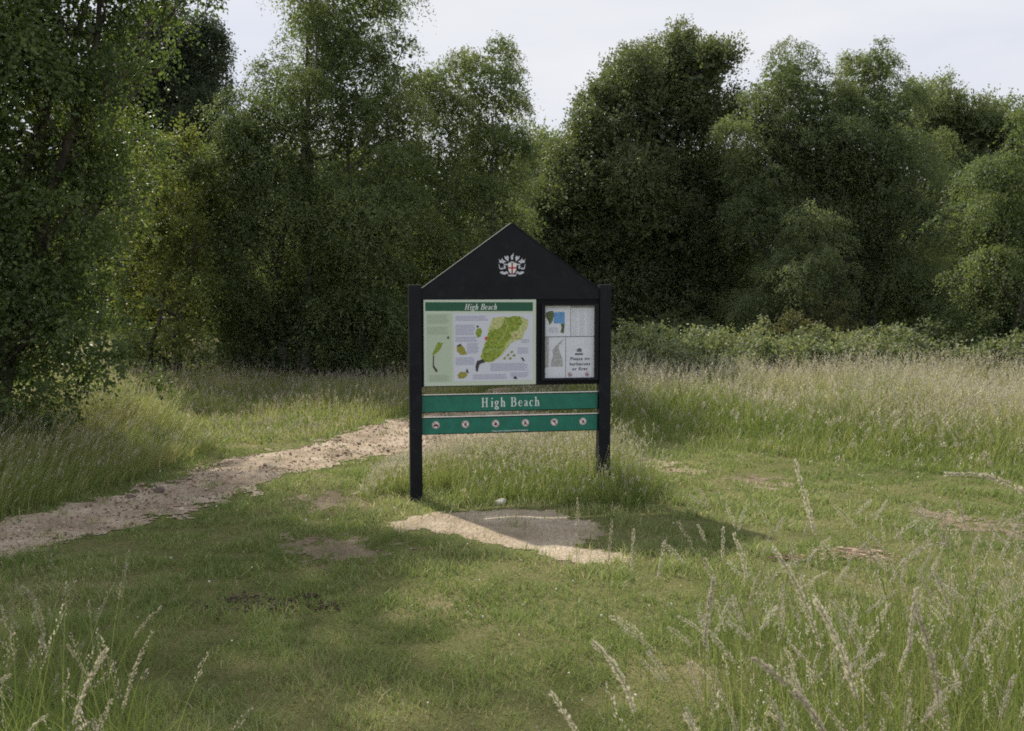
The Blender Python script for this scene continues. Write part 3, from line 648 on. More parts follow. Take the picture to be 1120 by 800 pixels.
tree('hawthorn_bush', 'dark undergrowth bush between the birches left of the board post', 'bush', 18.0, 440,
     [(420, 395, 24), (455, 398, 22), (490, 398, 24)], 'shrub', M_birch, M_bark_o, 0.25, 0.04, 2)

# far wood behind everything
B = QB()
for px in range(-160, 1300, 42):
    for row, py in enumerate((375, 320, 262, 215)):
        if row == 3 and 210 < px < 300: continue
        d = R.uniform(31, 38); c = W(px + R.uniform(-15, 15), py + R.uniform(-12, 12) + (18 if 540 < px < 660 else 0), d); r = R.uniform(1.2, 1.7)
        crown_part(B, c, (r, r, r), leaf=0.20, twigs_m2=7, lpt=8, twigL=0.5, droop=0.1, up=0.3, gap=-0.6, tint0=0.4, core=6, core_leaf=0.5, seed=px)
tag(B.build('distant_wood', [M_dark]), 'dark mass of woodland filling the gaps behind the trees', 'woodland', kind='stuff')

# brambles behind the meadow
B = QB()
for px in np.arange(640, 1240, 15):
    for row in range(3):
        d = 15.1 + row * 0.9 + R.uniform(-.3, .3); x = W(px, 380, d)[0]; hgt = 0.34 + 0.11 * R.standard_normal() + 0.05 * row
        r = R.uniform(0.25, 0.40); c = (x, d, max(hgt, 0.10))
        crown_part(B, c, (r * 1.2, r, r), leaf=0.060, twigs_m2=52, lpt=9, twigL=0.24, droop=0.5, up=0.7, gap=-0.6, tint0=0.62, core=110, core_leaf=0.10, seed=px + row, wr=0.75)
tag(B.build('bramble_thicket', [M_bramble]), 'low bank of brambles along the back of the meadow', 'brambles', kind='stuff')

# ------------------------------------------------------------------ the notice board
SA = math.radians(10.0); SX, SY = -0.01, 7.90
sgz = float(gz(SX, SY))
board = tag(empty('notice_board', (SX, SY, 0.0), SA), 'black gabled notice board on two posts with map, notices and green name boards', 'notice board')
def L(px, py, dy=0.0):
    """photo pixel -> (x, z) in the plane y=dy of the board"""
    rx, rz = ray(px, py); rx = float(rx); rz = float(rz)
    n = np.array([math.sin(SA), -math.cos(SA)]); p0 = np.array([SX, SY]) - n * dy
    t = (n @ p0) / (n[0] * rx + n[1]); p = np.array([rx * t, t]) - np.array([SX, SY])
    return p[0] * math.cos(SA) + p[1] * math.sin(SA), EYE + rz * t
import bmesh
def box(bm, x0, x1, y0, y1, z0, z1, bev=0.0):
    vs = [bm.verts.new(p) for p in [(x0, y0, z0), (x1, y0, z0), (x1, y1, z0), (x0, y1, z0), (x0, y0, z1), (x1, y0, z1), (x1, y1, z1), (x0, y1, z1)]]
    fs = [bm.faces.new([vs[i] for i in f]) for f in [(0, 3, 2, 1), (4, 5, 6, 7), (0, 1, 5, 4), (1, 2, 6, 5), (2, 3, 7, 6), (3, 0, 4, 7)]]
    if bev:
        es = list({e for f in fs for e in f.edges}); bmesh.ops.bevel(bm, geom=es, offset=bev, segments=2, affect='EDGES', profile=0.7)
def prism(bm, pts, y0, y1):
    """polygon in x,z (anticlockwise seen from the front, y0 front) with thickness"""
    a = sum(p[0] * q[1] - q[0] * p[1] for p, q in zip(pts, pts[1:] + pts[:1]))
    if a < 0: pts = pts[::-1]
    f = [bm.verts.new((p[0], y0, p[1])) for p in pts]; b = [bm.verts.new((p[0], y1, p[1])) for p in pts]
    bm.faces.new(f); bm.faces.new(b[::-1]); n = len(pts)
    for i in range(n):
        j = (i + 1) % n; bm.faces.new((f[j], f[i], b[i], b[j]))
def obj(name, bm, mat, parent, label=None):
    me = bpy.data.meshes.new(name); bmesh.ops.recalc_face_normals(bm, faces=bm.faces); bm.to_mesh(me); bm.free()
    o = link(name, me, [mat] if not isinstance(mat, list) else mat, parent)
    if label: o['label'] = label
    return o
def BM(): return bmesh.new()
M_black = plain('black_paint', (0.0085, 0.0095, 0.0145), 0.5, 0.22, 0.25, 6)
_t = M_black.node_tree; _b = _t.nodes['Principled BSDF']
_n = _t.nodes.new('ShaderNodeTexNoise'); _n.inputs['Scale'].default_value = 9; _n.inputs['Detail'].default_value = 7; _n.inputs['Roughness'].default_value = 0.7
_c = _t.nodes.new('ShaderNodeTexCoord'); _t.links.new(_c.outputs['Object'], _n.inputs['Vector'])
_r = ramp(_t, [(0.56, (0, 0, 0)), (0.80, (0.5, 0.5, 0.5))]); _t.links.new(_n.outputs['Fac'], _r.inputs[0])
_m = _t.nodes.new('ShaderNodeMix'); _m.data_type = 'RGBA'; _t.links.new(_r.outputs[0], _m.inputs[0]); _t.links.new(_b.inputs['Base Color'].links[0].from_socket, _m.inputs[6])
_m.inputs[7].default_value = (0.05, 0.05, 0.055, 1); _t.links.new(_m.outputs[2], _b.inputs['Base Color'])
_q = ramp(_t, [(0.35, (0.38, 0.38, 0.38)), (0.65, (0.62, 0.62, 0.62))]); _t.links.new(_n.outputs['Fac'], _q.inputs[0]); _t.links.new(_q.outputs[0], _b.inputs['Roughness'])
M_case = plain('black_inner', (0.006, 0.0065, 0.009), 0.6, 0.2)
M_green = plain('green_paint', (0.014, 0.170, 0.120), 0.38, 0.5, 0.16, 14)
M_dgreen = plain('dark_green_print', (0.012, 0.10, 0.055), 0.4, 0.5)
M_white = plain('white_lettering', (0.80, 0.84, 0.82), 0.5)
M_pale = plain('map_paper_green', (0.60, 0.68, 0.57), 0.35, 0.5)
M_pale2 = plain('map_column_green', (0.52, 0.60, 0.48), 0.35, 0.5)
M_mapw = plain('map_paper_white', (0.68, 0.70, 0.80), 0.35, 0.5)
M_text = plain('printed_text', (0.40, 0.41, 0.56), 0.6)
M_textg = plain('printed_text_green', (0.34, 0.42, 0.30), 0.6)
M_mg = plain('map_green', (0.25, 0.33, 0.045), 0.5, 0.4, 0.55, 55)
M_my = plain('map_yellow', (0.52, 0.54, 0.24), 0.5, 0.4, 0.35, 60)
M_mo = plain('map_olive', (0.33, 0.31, 0.06), 0.5, 0.4, 0.4, 90)
M_mr = plain('map_red', (0.55, 0.10, 0.08), 0.5)
M_md = plain('map_dark', (0.06, 0.05, 0.05), 0.5)
M_paper = plain('notice_paper', (0.76, 0.78, 0.88), 0.5, 0.3, 0.05, 12)
M_gtext = plain('grey_print', (0.36, 0.37, 0.44), 0.6)
M_gmap = plain('grey_map', (0.42, 0.43, 0.45), 0.6, 0.3, 0.2, 60)
M_ink = plain('dark_blue_ink', (0.05, 0.05, 0.13), 0.6)
M_blue = plain('blue_print', (0.12, 0.33, 0.68), 0.5, 0.4, 0.2, 25)
M_red = plain('red_print', (0.50, 0.02, 0.045), 0.5)
M_ring = plain('sign_ring', (0.42, 0.05, 0.08), 0.5)
M_sheen = plain('edge_sheen_paint', (0.55, 0.56, 0.58), 0.35, 0.5, 0, 8, 0.6)  # pale colour standing in for light reflected off the boards' top faces

pw = 0.048
LXp = L(454, 400)[0]; RXp = L(660.3, 400)[0]; ztop = 1.700
for x in (LXp, RXp):
    bm = BM(); box(bm, x - pw, x + pw, -pw, pw, -0.35, ztop, 0.005); obj('post', bm, M_black, board)
xi0, xi1 = LXp + pw, RXp - pw
# main backing board with gable
zap = L(560, 245)[1]; zfoot = L(560, 317)[1]; zbot = L(560, 421.5)[1]; zh = L(560, 327.5)[1]; xa = L(559, 245)[0]
F = -0.020                                      # front plane of the backing board
bm = BM(); prism(bm, [(xi0, zh), (xi1, zh), (xi1, zfoot), (xa, zap), (xi0, zfoot)], F - 0.012, 0.026); header = obj('gable', bm, M_black, board)
bm = BM(); prism(bm, [(xi0, zbot), (xi1, zbot), (xi1, zh - 0.001), (xi0, zh - 0.001)], F, 0.026); obj('backing_board', bm, M_case, board)
# thin metal capping on the two slopes
bm = BM()
for (a, b) in (((xi0 + 0.002, zfoot), (xa, zap)), ((xa, zap), (xi1 - 0.002, zfoot))):
    dx, dz = b[0] - a[0], b[1] - a[1]; l = math.hypot(dx, dz); nx_, nz_ = -dz / l * 0.007, dx / l * 0.007
    prism(bm, [(a[0], a[1] + 0.001), (b[0], b[1] + 0.001), (b[0] + nx_, b[1] + nz_ + 0.001), (a[0] + nx_, a[1] + nz_ + 0.001)], F - 0.018, 0.032)
obj('roof_capping', bm, M_black, board)

def flat(bm, pts, y, th=0.0012): prism(bm, [tuple(p) for p in pts], y - th, y)
def poly(bm, pix, y, th=0.0012, dy=0.0): flat(bm, [L(a, b, dy) for a, b in pix], y, th)
def rectL(x0, z0, x1, z1): return [(x0, z0), (x1, z0), (x1, z1), (x0, z1)]
# text ------------------------------------------------------------------
def text_mesh(bm, s, x, z, size, y, align='CENTER', shear=0.0, th=0.001, spacing=1.0):
    cu = bpy.data.curves.new('t', 'FONT'); cu.body = s; cu.size = size; cu.align_x = align; cu.shear = shear; cu.extrude = 0.0005; cu.space_character = spacing; cu.resolution_u = 3; cu.offset = 0.0007 if size > 0.02 else 0.0
    o = bpy.data.objects.new('t', cu); COL.objects.link(o); bpy.context.view_layer.update()
    me = bpy.data.meshes.new_from_object(o); bpy.data.objects.remove(o); bpy.data.curves.remove(cu)
    from mathutils import Matrix
    me.transform(Matrix(((1, 0, 0, x), (0, 0, -1, y - 0.0006), (0, 1, 0, z), (0, 0, 0, 1))))
    bm.from_mesh(me); bpy.data.meshes.remove(me)
def arc(cx, cz, rx, rz, a0, a1, n=12):
    return [(cx + rx * math.cos(math.radians(a0 + (a1 - a0) * i / n)), cz + rz * math.sin(math.radians(a0 + (a1 - a0) * i / n))) for i in range(n + 1)]
TK, TN = 0.115, 0.045
def glyph(c):
    """serif letters as strokes: (points, widths)"""
    def v(x, z0, z1, w=TK): return ([(x, z0), (x, z1)], [w, w])
    def h(x0, x1, z, w=TN): return ([(x0, z), (x1, z)], [w, w])
    def thick(pts, f): return (pts, [TN + (TK - TN) * f(p) for p in pts])
    if c == 'H': return [v(.17, 0, 1), v(.60, 0, 1), h(.17, .60, .52), h(.02, .32, .022), h(.45, .75, .022), h(.02, .32, .978), h(.45, .75, .978)], .80
    if c == 'i': return [v(.15, 0, .64), h(.02, .28, .022), h(.03, .15, .62), ([(.15, .86), (.15, .98)], [.11, .11])], .32
    if c == 'g':
        e = arc(.23, .45, .145, .185, 0, 360, 20); lo = arc(.24, -.13, .20, .125, 0, 360, 20)
        return [thick(e, lambda p: min(1, abs(p[0] - .23) / .145)), thick(lo, lambda p: .55), ([(.16, .28), (.11, .16), (.18, .07), (.36, .03)], [.05, .06, .07, .09]), ([(.34, .58), (.47, .60)], [.05, .06])], .50
    if c == 'h': return [v(.14, 0, 1.02), ([(.14, .46), (.24, .58), (.34, .61), (.41, .55), (.43, .42), (.43, 0)], [.04, .06, .08, .1, TK, TK]), h(.02, .27, .022), h(.32, .55, .022), h(.03, .14, 1.0)], .57
    if c == 'B':
        a = [(.17, .978)] + arc(.36, .76, .20, .22, 90, -90, 12) + [(.17, .54)]; b = [(.36, .54)] + arc(.38, .28, .24, .26, 90, -90, 12) + [(.17, .022)]
        return [v(.19, 0, 1), thick(a, lambda p: max(0, min(1, (p[0] - .36) / .18))), thick(b, lambda p: max(0, min(1, (p[0] - .38) / .2))), h(.03, .2, .022), h(.03, .2, .978)], .69
    if c == 'e': return [thick(arc(.24, .32, .18, .31, 5, 320, 18), lambda p: max(0, (.24 - p[0]) / .18)), h(.08, .42, .36)], .46
    if c == 'c': return [thick(arc(.25, .32, .18, .31, 45, 320, 18), lambda p: max(0, (.25 - p[0]) / .18)), ([(.37, .50), (.37, .54)], [.09, .09])], .45
    if c == 'a': return [([(.08, .50), (.14, .60), (.24, .62), (.32, .56), (.34, .44), (.34, .08), (.40, .03), (.46, .06)], [.08, .06, .05, .08, TK, TK, .05, .04]), ([(.34, .38), (.18, .30), (.09, .20), (.11, .06), (.20, .03), (.34, .14)], [.04, .05, .09, .09, .05, .04])], .48
    return [], .28
def serif(bm, s, cx, z, size, y, shear=0.0, bold=1.0, spread=1.0):
    tot = sum(glyph(c)[1] * spread for c in s) * size; x = cx - tot / 2
    for c in s:
        st, adv = glyph(c)
        for k, (pts, ws) in enumerate(st):
            p = np.array(pts) * size; t = nrm(np.gradient(p, axis=0)); n = np.stack([-t[:, 1], t[:, 0]], 1); w2 = (np.array(ws) * size * bold / 2)[:, None]
            a = p + n * w2; b = p - n * w2
            for q in range(len(p) - 1):
                quad = [a[q], b[q], b[q + 1], a[q + 1]]
                vs = [bm.verts.new((x + v_[0] + shear * v_[1], y - 0.0004 - 0.00005 * k, z + v_[1])) for v_ in quad]
                try: bm.faces.new(vs)
                except ValueError: pass
        x += adv * size * spread
def lines(bm, x0, x1, ztop_, n, pitch, y, rag=0.15, thick=0.42):
    """rows of very small printed words"""
    for i in range(n):
        z = ztop_ - i * pitch; x = x0; xe = x1 - R.random() * rag * (x1 - x0)
        while x < xe:
            w_ = R.uniform(0.5, 2.2) * pitch; flat(bm, rectL(x, z - pitch * thick, min(x + w_, xe), z), y, 0.0004); x += w_ + pitch * 0.3

# map panel -------------------------------------------------------------
mx0, mz1 = L(462.8, 328.5); mx1, mz0 = L(585.3, 421.0); mz0 = L(524, 421.2)[1]; mz1 = L(524, 327.9)[1]
bm = BM(); box(bm, mx0, mx1, F - 0.012, F - 0.0005, mz0, mz1, 0.002); panel = obj('map_panel', bm, M_pale, board)
Y = F - 0.0125
def Mz(a, b, x=0, y=0):
    """crop pixels of the map close-up (7.274x, origin 455,320) -> board plane, squared to the panel"""
    u = ((a / 7.274 + 455) - 462.8) / (585.3 - 462.8); yy = b / 7.274 + 320
    t0 = 328.3 - 1.7 * u; t1 = 422.9 - 3.7 * u; v_ = (yy - t0) / (t1 - t0)
    return (mx0 + u * (mx1 - mx0), mz1 + v_ * (mz0 - mz1))
def mpoly(bm, pts, y):
    if len(pts) > 9:                              # drawn outlines wander a little
        q = []
        for a, b in zip(pts, pts[1:] + pts[:1]):
            q.append(a); l = math.hypot(b[0] - a[0], b[1] - a[1])
            for f in ((.25, .5, .75) if l > 24 else ()): q.append((a[0] * (1 - f) + b[0] * f + R.uniform(-6, 6), a[1] * (1 - f) + b[1] * f + R.uniform(-6, 6)))
        pts = q
    flat(bm, [Mz(*p) for p in pts], y, 0.0005)
bm = BM(); mpoly(bm, [(70, 148), (922, 140), (922, 70), (70, 78)], Y); obj('title_band', bm, M_dgreen, panel)
bm = BM(); a = Mz(505, 133); serif(bm, 'High Beach', a[0], a[1], (Mz(500, 88)[1] - Mz(500, 133)[1]), Y - 0.0008, 0.25, 1.3, 1.13); obj('title_lettering', bm, M_white, panel)
bm = BM(); mpoly(bm, [(80, 715), (275, 712), (275, 165), (80, 170)], Y); obj('text_column', bm, M_pale2, panel)
bm = BM(); mpoly(bm, [(292, 708), (922, 690), (922, 160), (292, 165)], Y); obj('map_sheet', bm, M_mapw, panel)
bm = BM()
for a, b, c, d_, n in ((85, 178, 258, 1.5, 7), (85, 275, 258, 1.5, 6), (100, 660, 258, 1.5, 5)):
    p = Mz(a, b); q = Mz(c, b); lines(bm, p[0], q[0], p[1], n, 0.0095 * 1.1, Y - 0.0008)
obj('small_print', bm, M_textg, panel)
bm = BM()
for a, b, c, n in ((305, 185, 570, 4), (305, 255, 460, 8), (305, 352, 480, 4), (395, 400, 490, 8), (305, 515, 465, 6), (580, 560, 890, 6), (440, 650, 730, 4), (800, 430, 890, 5), (740, 630, 890, 4), (830, 365, 895, 3)):
    p = Mz(a, b); q = Mz(c, b); lines(bm, p[0], q[0], p[1], n, 0.0105, Y - 0.0008, 0.12, 0.55)
obj('small_print', bm, M_text, panel)
bm = BM()
mpoly(bm, [(600, 200), (680, 185), (760, 190), (840, 185), (885, 215), (880, 260), (850, 320), (830, 370), (790, 370), (740, 400), (700, 460), (640, 520), (580, 548), (520, 545), (500, 500), (530, 420), (560, 330), (575, 260)], Y - 0.0007)
obj('map_fields', bm, M_my, panel)
def mpiece(name, mat, pts, y):
    bm = BM(); mpoly(bm, pts, y); obj(name, bm, mat, panel)
bm = BM()
mpoly(bm, [(700, 190), (820, 182), (840, 230), (800, 290), (745, 310), (755, 350), (700, 400), (690, 450), (640, 510), (585, 545), (520, 540), (505, 500), (530, 430), (555, 360), (580, 290), (640, 290), (670, 260)], Y - 0.0013)
obj('map_forest', bm, M_mg, panel)
mpiece('forest_outline', M_mg, [(165, 395), (205, 400), (185, 450), (145, 490), (118, 498), (140, 450)], Y - 0.0013)
mpiece('leaf_drawing', M_mg, [(470, 290), (500, 275), (515, 300), (505, 345), (480, 355), (462, 325)], Y - 0.0013)
mpiece('leaf_drawing', M_mo, [(315, 420), (345, 405), (375, 440), (395, 488), (350, 495), (315, 465)], Y - 0.0013)
mpiece('leaf_drawing', M_mo, [(318, 660), (340, 628), (385, 630), (400, 655), (370, 680), (330, 682)], Y - 0.0013)
for a, b in ((695, 515), (722, 490), (740, 517), (752, 465), (770, 492)): mpiece('leaf_drawing', M_mo, [(a - 14, b + 5), (a + 2, b - 13), (a + 14, b), (a, b + 13)], Y - 0.0013)
mpiece('map_marker', M_mr, [(535, 350), (560, 345), (556, 375), (538, 372)], Y - 0.0019); mpiece('map_marker', M_my, [(755, 310), (800, 312), (820, 345), (790, 368), (762, 350)], Y - 0.0019); mpiece('map_marker', M_mr, [(778, 328), (788, 326), (790, 345), (780, 345)], Y - 0.0023)
for P in ([(475, 540), (520, 525), (540, 550), (505, 560), (490, 575), (480, 625), (465, 620), (462, 580)], [(825, 510), (840, 508), (858, 535), (845, 538)], [(385, 625), (395, 600), (408, 635), (400, 640)], [(128, 500), (136, 500), (134, 580), (165, 625), (150, 635), (125, 590)], [(240, 350), (255, 348), (252, 368), (240, 366)], [(765, 672), (780, 655), (800, 680), (768, 680)], [(470, 262), (488, 258), (486, 275), (472, 275)], [(318, 418), (345, 404), (350, 415), (330, 430)]):
    mpiece('map_drawing', M_md, P, Y - 0.0025)

for P in ([(590, 300), (625, 250), (655, 215), (658, 218), (629, 254), (594, 303)], [(540, 470), (600, 440), (660, 450), (690, 430), (692, 434), (661, 455), (601, 445), (542, 475)], [(700, 200), (720, 260), (700, 330), (640, 400), (636, 397), (696, 327), (715, 260), (696, 202)]):
    mpiece('map_track', M_my, P, Y - 0.0019)
for P in ([(600, 380), (622, 372), (630, 392), (608, 400)], [(745, 235), (772, 228), (780, 250), (752, 258)], [(560, 500), (580, 492), (588, 508), (566, 514)], [(650, 330), (664, 326), (668, 340), (654, 344)]):
    mpiece('map_clearing', M_mo, P, Y - 0.0019)

# notice case ------------------------------------------------------------
def Lr(px, x=0): return L(px, 375)[0]
cz1 = L(621, 332.5)[1]; cz0 = L(621, 415.5)[1]; cx0, cx1 = Lr(591), Lr(653)
ix0, ix1 = Lr(595), Lr(649); iz1 = L(621, 334.5)[1]; iz0 = L(621, 413)[1]
case = None
bm = BM()
yf = F - 0.030
box(bm, cx0, ix0 - 0.001, yf, F - 0.0005, cz0, cz1); box(bm, ix1 + 0.001, cx1, yf, F - 0.0005, cz0, cz1)
box(bm, ix0 - 0.001, ix1 + 0.001, yf, F - 0.0005, cz0, iz0 - 0.001); box(bm, ix0 - 0.001, ix1 + 0.001, yf, F - 0.0005, iz1 + 0.001, cz1)
obj('case_frame', bm, M_black, board)
gm, gt, gb = newmat('case_glass')
gtr = gt.nodes.new('ShaderNodeBsdfTransparent'); ggl = gt.nodes.new('ShaderNodeBsdfGlossy'); ggl.inputs['Roughness'].default_value = 0.08; gmx = gt.nodes.new('ShaderNodeMixShader')
gmx.inputs[0].default_value = 0.03; gt.links.new(gtr.outputs[0], gmx.inputs[1]); gt.links.new(ggl.outputs[0], gmx.inputs[2]); gt.links.new(gmx.outputs[0], gt.nodes['Material Output'].inputs[0])
bm = BM(); box(bm, ix0 - 0.0005, ix1 + 0.0005, F - 0.022, F - 0.019, iz0 - 0.0005, iz1 + 0.0005); obj('glass_pane', bm, gm, board)
def Nz(a, b):
    """crop pixels of the case close-up (8x, origin 585,320) -> board plane"""
    u = (a - 82) / (512 - 82); v_ = (b - 108) / (745 - 108)
    return (ix0 + u * (ix1 - ix0), iz1 + v_ * (iz0 - iz1))
def sheetpaper(label, a0, b0, a1, b1, y=F - 0.002):
    p = Nz(a0, b0); q = Nz(a1, b1); c = ((p[0] + q[0]) / 2, (p[1] + q[1]) / 2)
    wx = SX + c[0] * math.cos(SA) - y * math.sin(SA); wy = SY + c[0] * math.sin(SA) + y * math.cos(SA)
    root = empty('paper_notice', (wx, wy, q[1]), SA); tag(root, label, 'notice', 'paper notices in the glazed case')
    def loc(a, b): z = Nz(a, b); return (z[0] - c[0], z[1] - q[1])
    bm = BM(); flat(bm, [loc(a0, b0), loc(a1, b0), loc(a1, b1), loc(a0, b1)], 0, 0.001); obj('sheet', bm, M_paper, root)
    return root, loc
r1, lc = sheetpaper('printed leaflet with a blue picture, top left in the case', 82, 108, 305, 378)
def pp(lc, bm, pts, y=-0.0013): flat(bm, [lc(*p) for p in pts], y, 0.0004)
bm = BM(); pp(lc, bm, [(160, 165), (255, 162), (255, 265), (160, 262)]); obj('picture', bm, M_blue, r1)
M_lg = plain('leaflet_green', (0.09, 0.13, 0.07), 0.6, 0.3, 0.6, 90)
bm = BM(); pp(lc, bm, [(92, 165), (150, 150), (165, 180), (150, 245), (125, 275), (110, 235), (88, 200)], -0.0018); obj('picture', bm, M_lg, r1); bm = BM(); pp(lc, bm, [(220, 265), (255, 265), (248, 350), (218, 345), (228, 300)], -0.0018); obj('picture', bm, M_lg, r1)
bm = BM(); p = lc(100, 118); q = lc(290, 118); lines(bm, p[0], q[0], p[1], 2, 0.008, -0.0012); p = lc(120, 300); q = lc(205, 300); lines(bm, p[0], q[0], p[1], 4, 0.011, -0.0012); obj('small_print', bm, M_text, r1)
r2, lc = sheetpaper('typed notice with columns of small print, top right in the case', 309, 108, 512, 378)
bm = BM(); pp(lc, bm, [(312, 110), (510, 110), (510, 128), (312, 128)]); obj('heading_bar', bm, M_gtext, r2)
bm = BM()
for a in (320, 385, 450):
    p = lc(a, 145); q = lc(a + 52, 145); lines(bm, p[0], q[0], p[1], 20, 0.0105, -0.0012, 0.35, 0.3)
obj('small_print', bm, plain('light_grey_print', (0.50, 0.51, 0.58), 0.6), r2)
r3, lc = sheetpaper('grey map sheet, bottom left in the case', 82, 384, 262, 745)
bm = BM(); pp(lc, bm, [(245, 400), (225, 440), (205, 455), (205, 490), (215, 520), (235, 570), (240, 645), (135, 645), (140, 590), (155, 560), (150, 500), (175, 465), (210, 430)]); pp(lc, bm, [(84, 386), (118, 386), (118, 650), (84, 650)], -0.0013); obj('printed_map', bm, M_gmap, r3)
r4, lc = sheetpaper('notice asking for no barbecues or fires, bottom right in the case', 266, 384, 512, 745)
bm = BM(); sc_ = (Nz(0, 100)[1] - Nz(0, 140)[1])
for s, b in (('Please no', 590), ('barbecues', 636), ('or fires', 680)):
    p = lc(388, b); text_mesh(bm, s, p[0], p[1], sc_ * 1.0, -0.0015, spacing=1.15)
obj('lettering', bm, M_ink, r4)
bm = BM(); pp(lc, bm, [(345, 528), (415, 528), (415, 545), (345, 545)]); pp(lc, bm, [(360, 515), (362, 495), (385, 482), (405, 495), (402, 518)]); obj('crest', bm, plain('faded_print', (0.13, 0.13, 0.20), 0.6), r4)
def ring(bm, cx_, cz_, r0, r1_, y, n=24):
    for i in range(n):
        a, b = 2 * PI * i / n, 2 * PI * (i + 1) / n
        vs = [bm.verts.new((cx_ + r * math.cos(t), y, cz_ + r * math.sin(t))) for r, t in ((r0, a), (r0, b), (r1_, b), (r1_, a))]; bm.faces.new(vs)
def disc(bm, cx_, cz_, r, y, n=24): bm.faces.new([bm.verts.new((cx_ + r * math.cos(2 * PI * i / n), y, cz_ + r * math.sin(2 * PI * i / n))) for i in range(n)])
for a, in ((303,), (453,)):
    bm = BM(); p = lc(a, 717); ring(bm, p[0], p[1], 0.0135, 0.018, -0.0015)
    flat(bm, [(p[0] - .012, p[1] + .009), (p[0] - .009, p[1] + .012), (p[0] + .012, p[1] - .009), (p[0] + .009, p[1] - .012)], -0.0012, 0.0004); obj('prohibition_symbol', bm, M_ring, r4)
    bm = BM(); flat(bm, [(p[0] - .009, p[1] - .008), (p[0] + .009, p[1] - .008), (p[0] + .006, p[1] + .004), (p[0] - .006, p[1] + .004)], -0.0018, 0.0003); obj('symbol', bm, M_md, r4)

# name boards -------------------------------------------------------------
def nameboard(name, pt, pb):
    z1 = L(558, pt)[1]; z0 = L(558, pb)[1]
    bm = BM(); box(bm, xi0 + 0.001, xi1 - 0.001, -0.010, 0.022, z0, z1, 0.002); bd = obj(name, bm, M_black, board)
    bm = BM(); box(bm, xi0 + 0.004, xi1 - 0.006, -0.0145, -0.0102, z0 + 0.007, z1 - 0.007); obj('green_face', bm, M_green, bd)
    bm = BM(); box(bm, xi0 + 0.001, xi1 - 0.001, -0.010, 0.022, z1 + 0.0005, z1 + 0.004); obj('top_edge_highlight', bm, M_sheen, bd)  # added pale strip imitating the sunlit top face of the black board
    return bd, z0, z1
b1, z0, z1 = nameboard('name_board', 430.8, 449.5)
bm = BM(); serif(bm, 'High Beach', L(559, 440)[0], L(559, 444.5)[1], L(559, 434.6)[1] - L(559, 444.5)[1], -0.0150, 0, 1.15, 1.30); obj('lettering', bm, M_white, b1)
b2, z0, z1 = nameboard('rules_board', 455.0, 473.2)
Yr = -0.0152
kinds = ['bike', 'horse', 'walker', 'tent', 'dog', 'fire']
cxs = [476.5, 508.8, 541.8, 574.3, 605.8, 637.0]
for k, px in zip(kinds, cxs):
    cxl = L(px, 463)[0]; czl = (z0 + z1) / 2 + 0.010; r = 0.0300
    bm = BM(); disc(bm, cxl, czl, r, Yr); ds = obj('rule_symbol', bm, M_white, b2)
    bm = BM(); ring(bm, cxl, czl, r * 0.80, r * 0.93, Yr - 0.0004)
    flat(bm, [(cxl - r * .62, czl + r * .5), (cxl - r * .5, czl + r * .62), (cxl + r * .62, czl - r * .5), (cxl + r * .5, czl - r * .62)], Yr - 0.0014, 0.0003); obj('red_ring', bm, M_ring, ds)
    S = {'bike': [[(-.7, -.25), (-.45, -.45), (-.1, -.35), (.25, -.45), (.65, -.3), (.6, .05), (.3, .2), (.1, .4), (-.15, .15), (-.5, .1)]],
         'horse': [[(-.25, -.6), (-.05, -.2), (.1, -.6), (.28, -.55), (.22, -.05), (.35, .3), (.15, .6), (-.05, .4), (-.3, .05)]],
         'walker': [[(-.35, -.5), (.35, -.5), (.4, .0), (.15, .45), (-.1, .3), (-.4, -.1)]],
         'tent': [[(-.5, -.5), (-.12, -.5), (0, -.2), (.12, -.5), (.5, -.5), (.08, .5), (-.08, .5)]],
         'dog': [[(-.45, .0), (-.3, .45), (.1, .55), (.4, .35), (.3, -.05), (.45, -.55), (.2, -.55), (.0, -.1)]],
         'fire': [[(-.3, -.5), (.3, -.5), (.38, .0), (.2, .55), (.0, .15), (-.2, .1)]]}[k]
    bm = BM()
    for P in S: flat(bm, [(cxl + a * r, czl + b * r) for a, b in P], Yr - 0.0008, 0.0003)
    obj('pictogram', bm, M_md, ds)
bm = BM(); text_mesh(bm, 'Please see noticeboard for full byelaws', L(557.5, 470)[0], z0 + 0.0125, 0.0185, Yr, spacing=1.0); obj('lettering', bm, M_white, b2)

# crest on the gable, from its close-up (16x, origin 530,265)
def Cz(a, b): return L(a / 16 + 530, b / 16 + 265)
Yc = F - 0.0125
def cpoly(bm, pts, y=Yc): flat(bm, [Cz(*p) for p in pts], y, 0.0008)
half = [
    [(232, 285), (255, 315), (285, 318), (290, 280), (312, 312), (345, 330), (372, 345), (340, 352), (322, 380), (285, 362), (262, 372), (240, 345), (248, 322)],      # wing
    [(225, 380), (245, 420), (240, 452), (262, 480), (300, 478), (330, 465), (352, 470), (362, 440), (340, 405), (322, 425), (300, 400), (330, 440), (312, 462), (290, 440), (275, 468), (258, 445), (250, 400)],
    [(322, 385), (372, 378), (400, 392), (395, 410), (352, 402), (330, 412)],
    [(258, 520), (300, 512), (345, 530), (365, 505), (392, 520), (405, 552), (385, 560), (370, 545), (350, 572), (300, 562), (262, 542)],
    [(330, 240), (365, 262), (385, 235), (410, 262), (405, 330), (425, 345), (380, 322), (345, 290)],
]
bm = BM()
for P in half: cpoly(bm, P); cpoly(bm, [(936 - a, b) for a, b in P])
cpoly(bm, [(492, 185), (497, 235), (480, 260), (490, 285), (478, 312), (455, 310), (445, 270), (452, 235), (475, 225)])
cpoly(bm, [(425, 352), (468, 338), (512, 352), (500, 362), (430, 362)])
cpoly(bm, [(395, 575), (430, 568), (505, 568), (545, 572), (530, 600), (410, 600)])
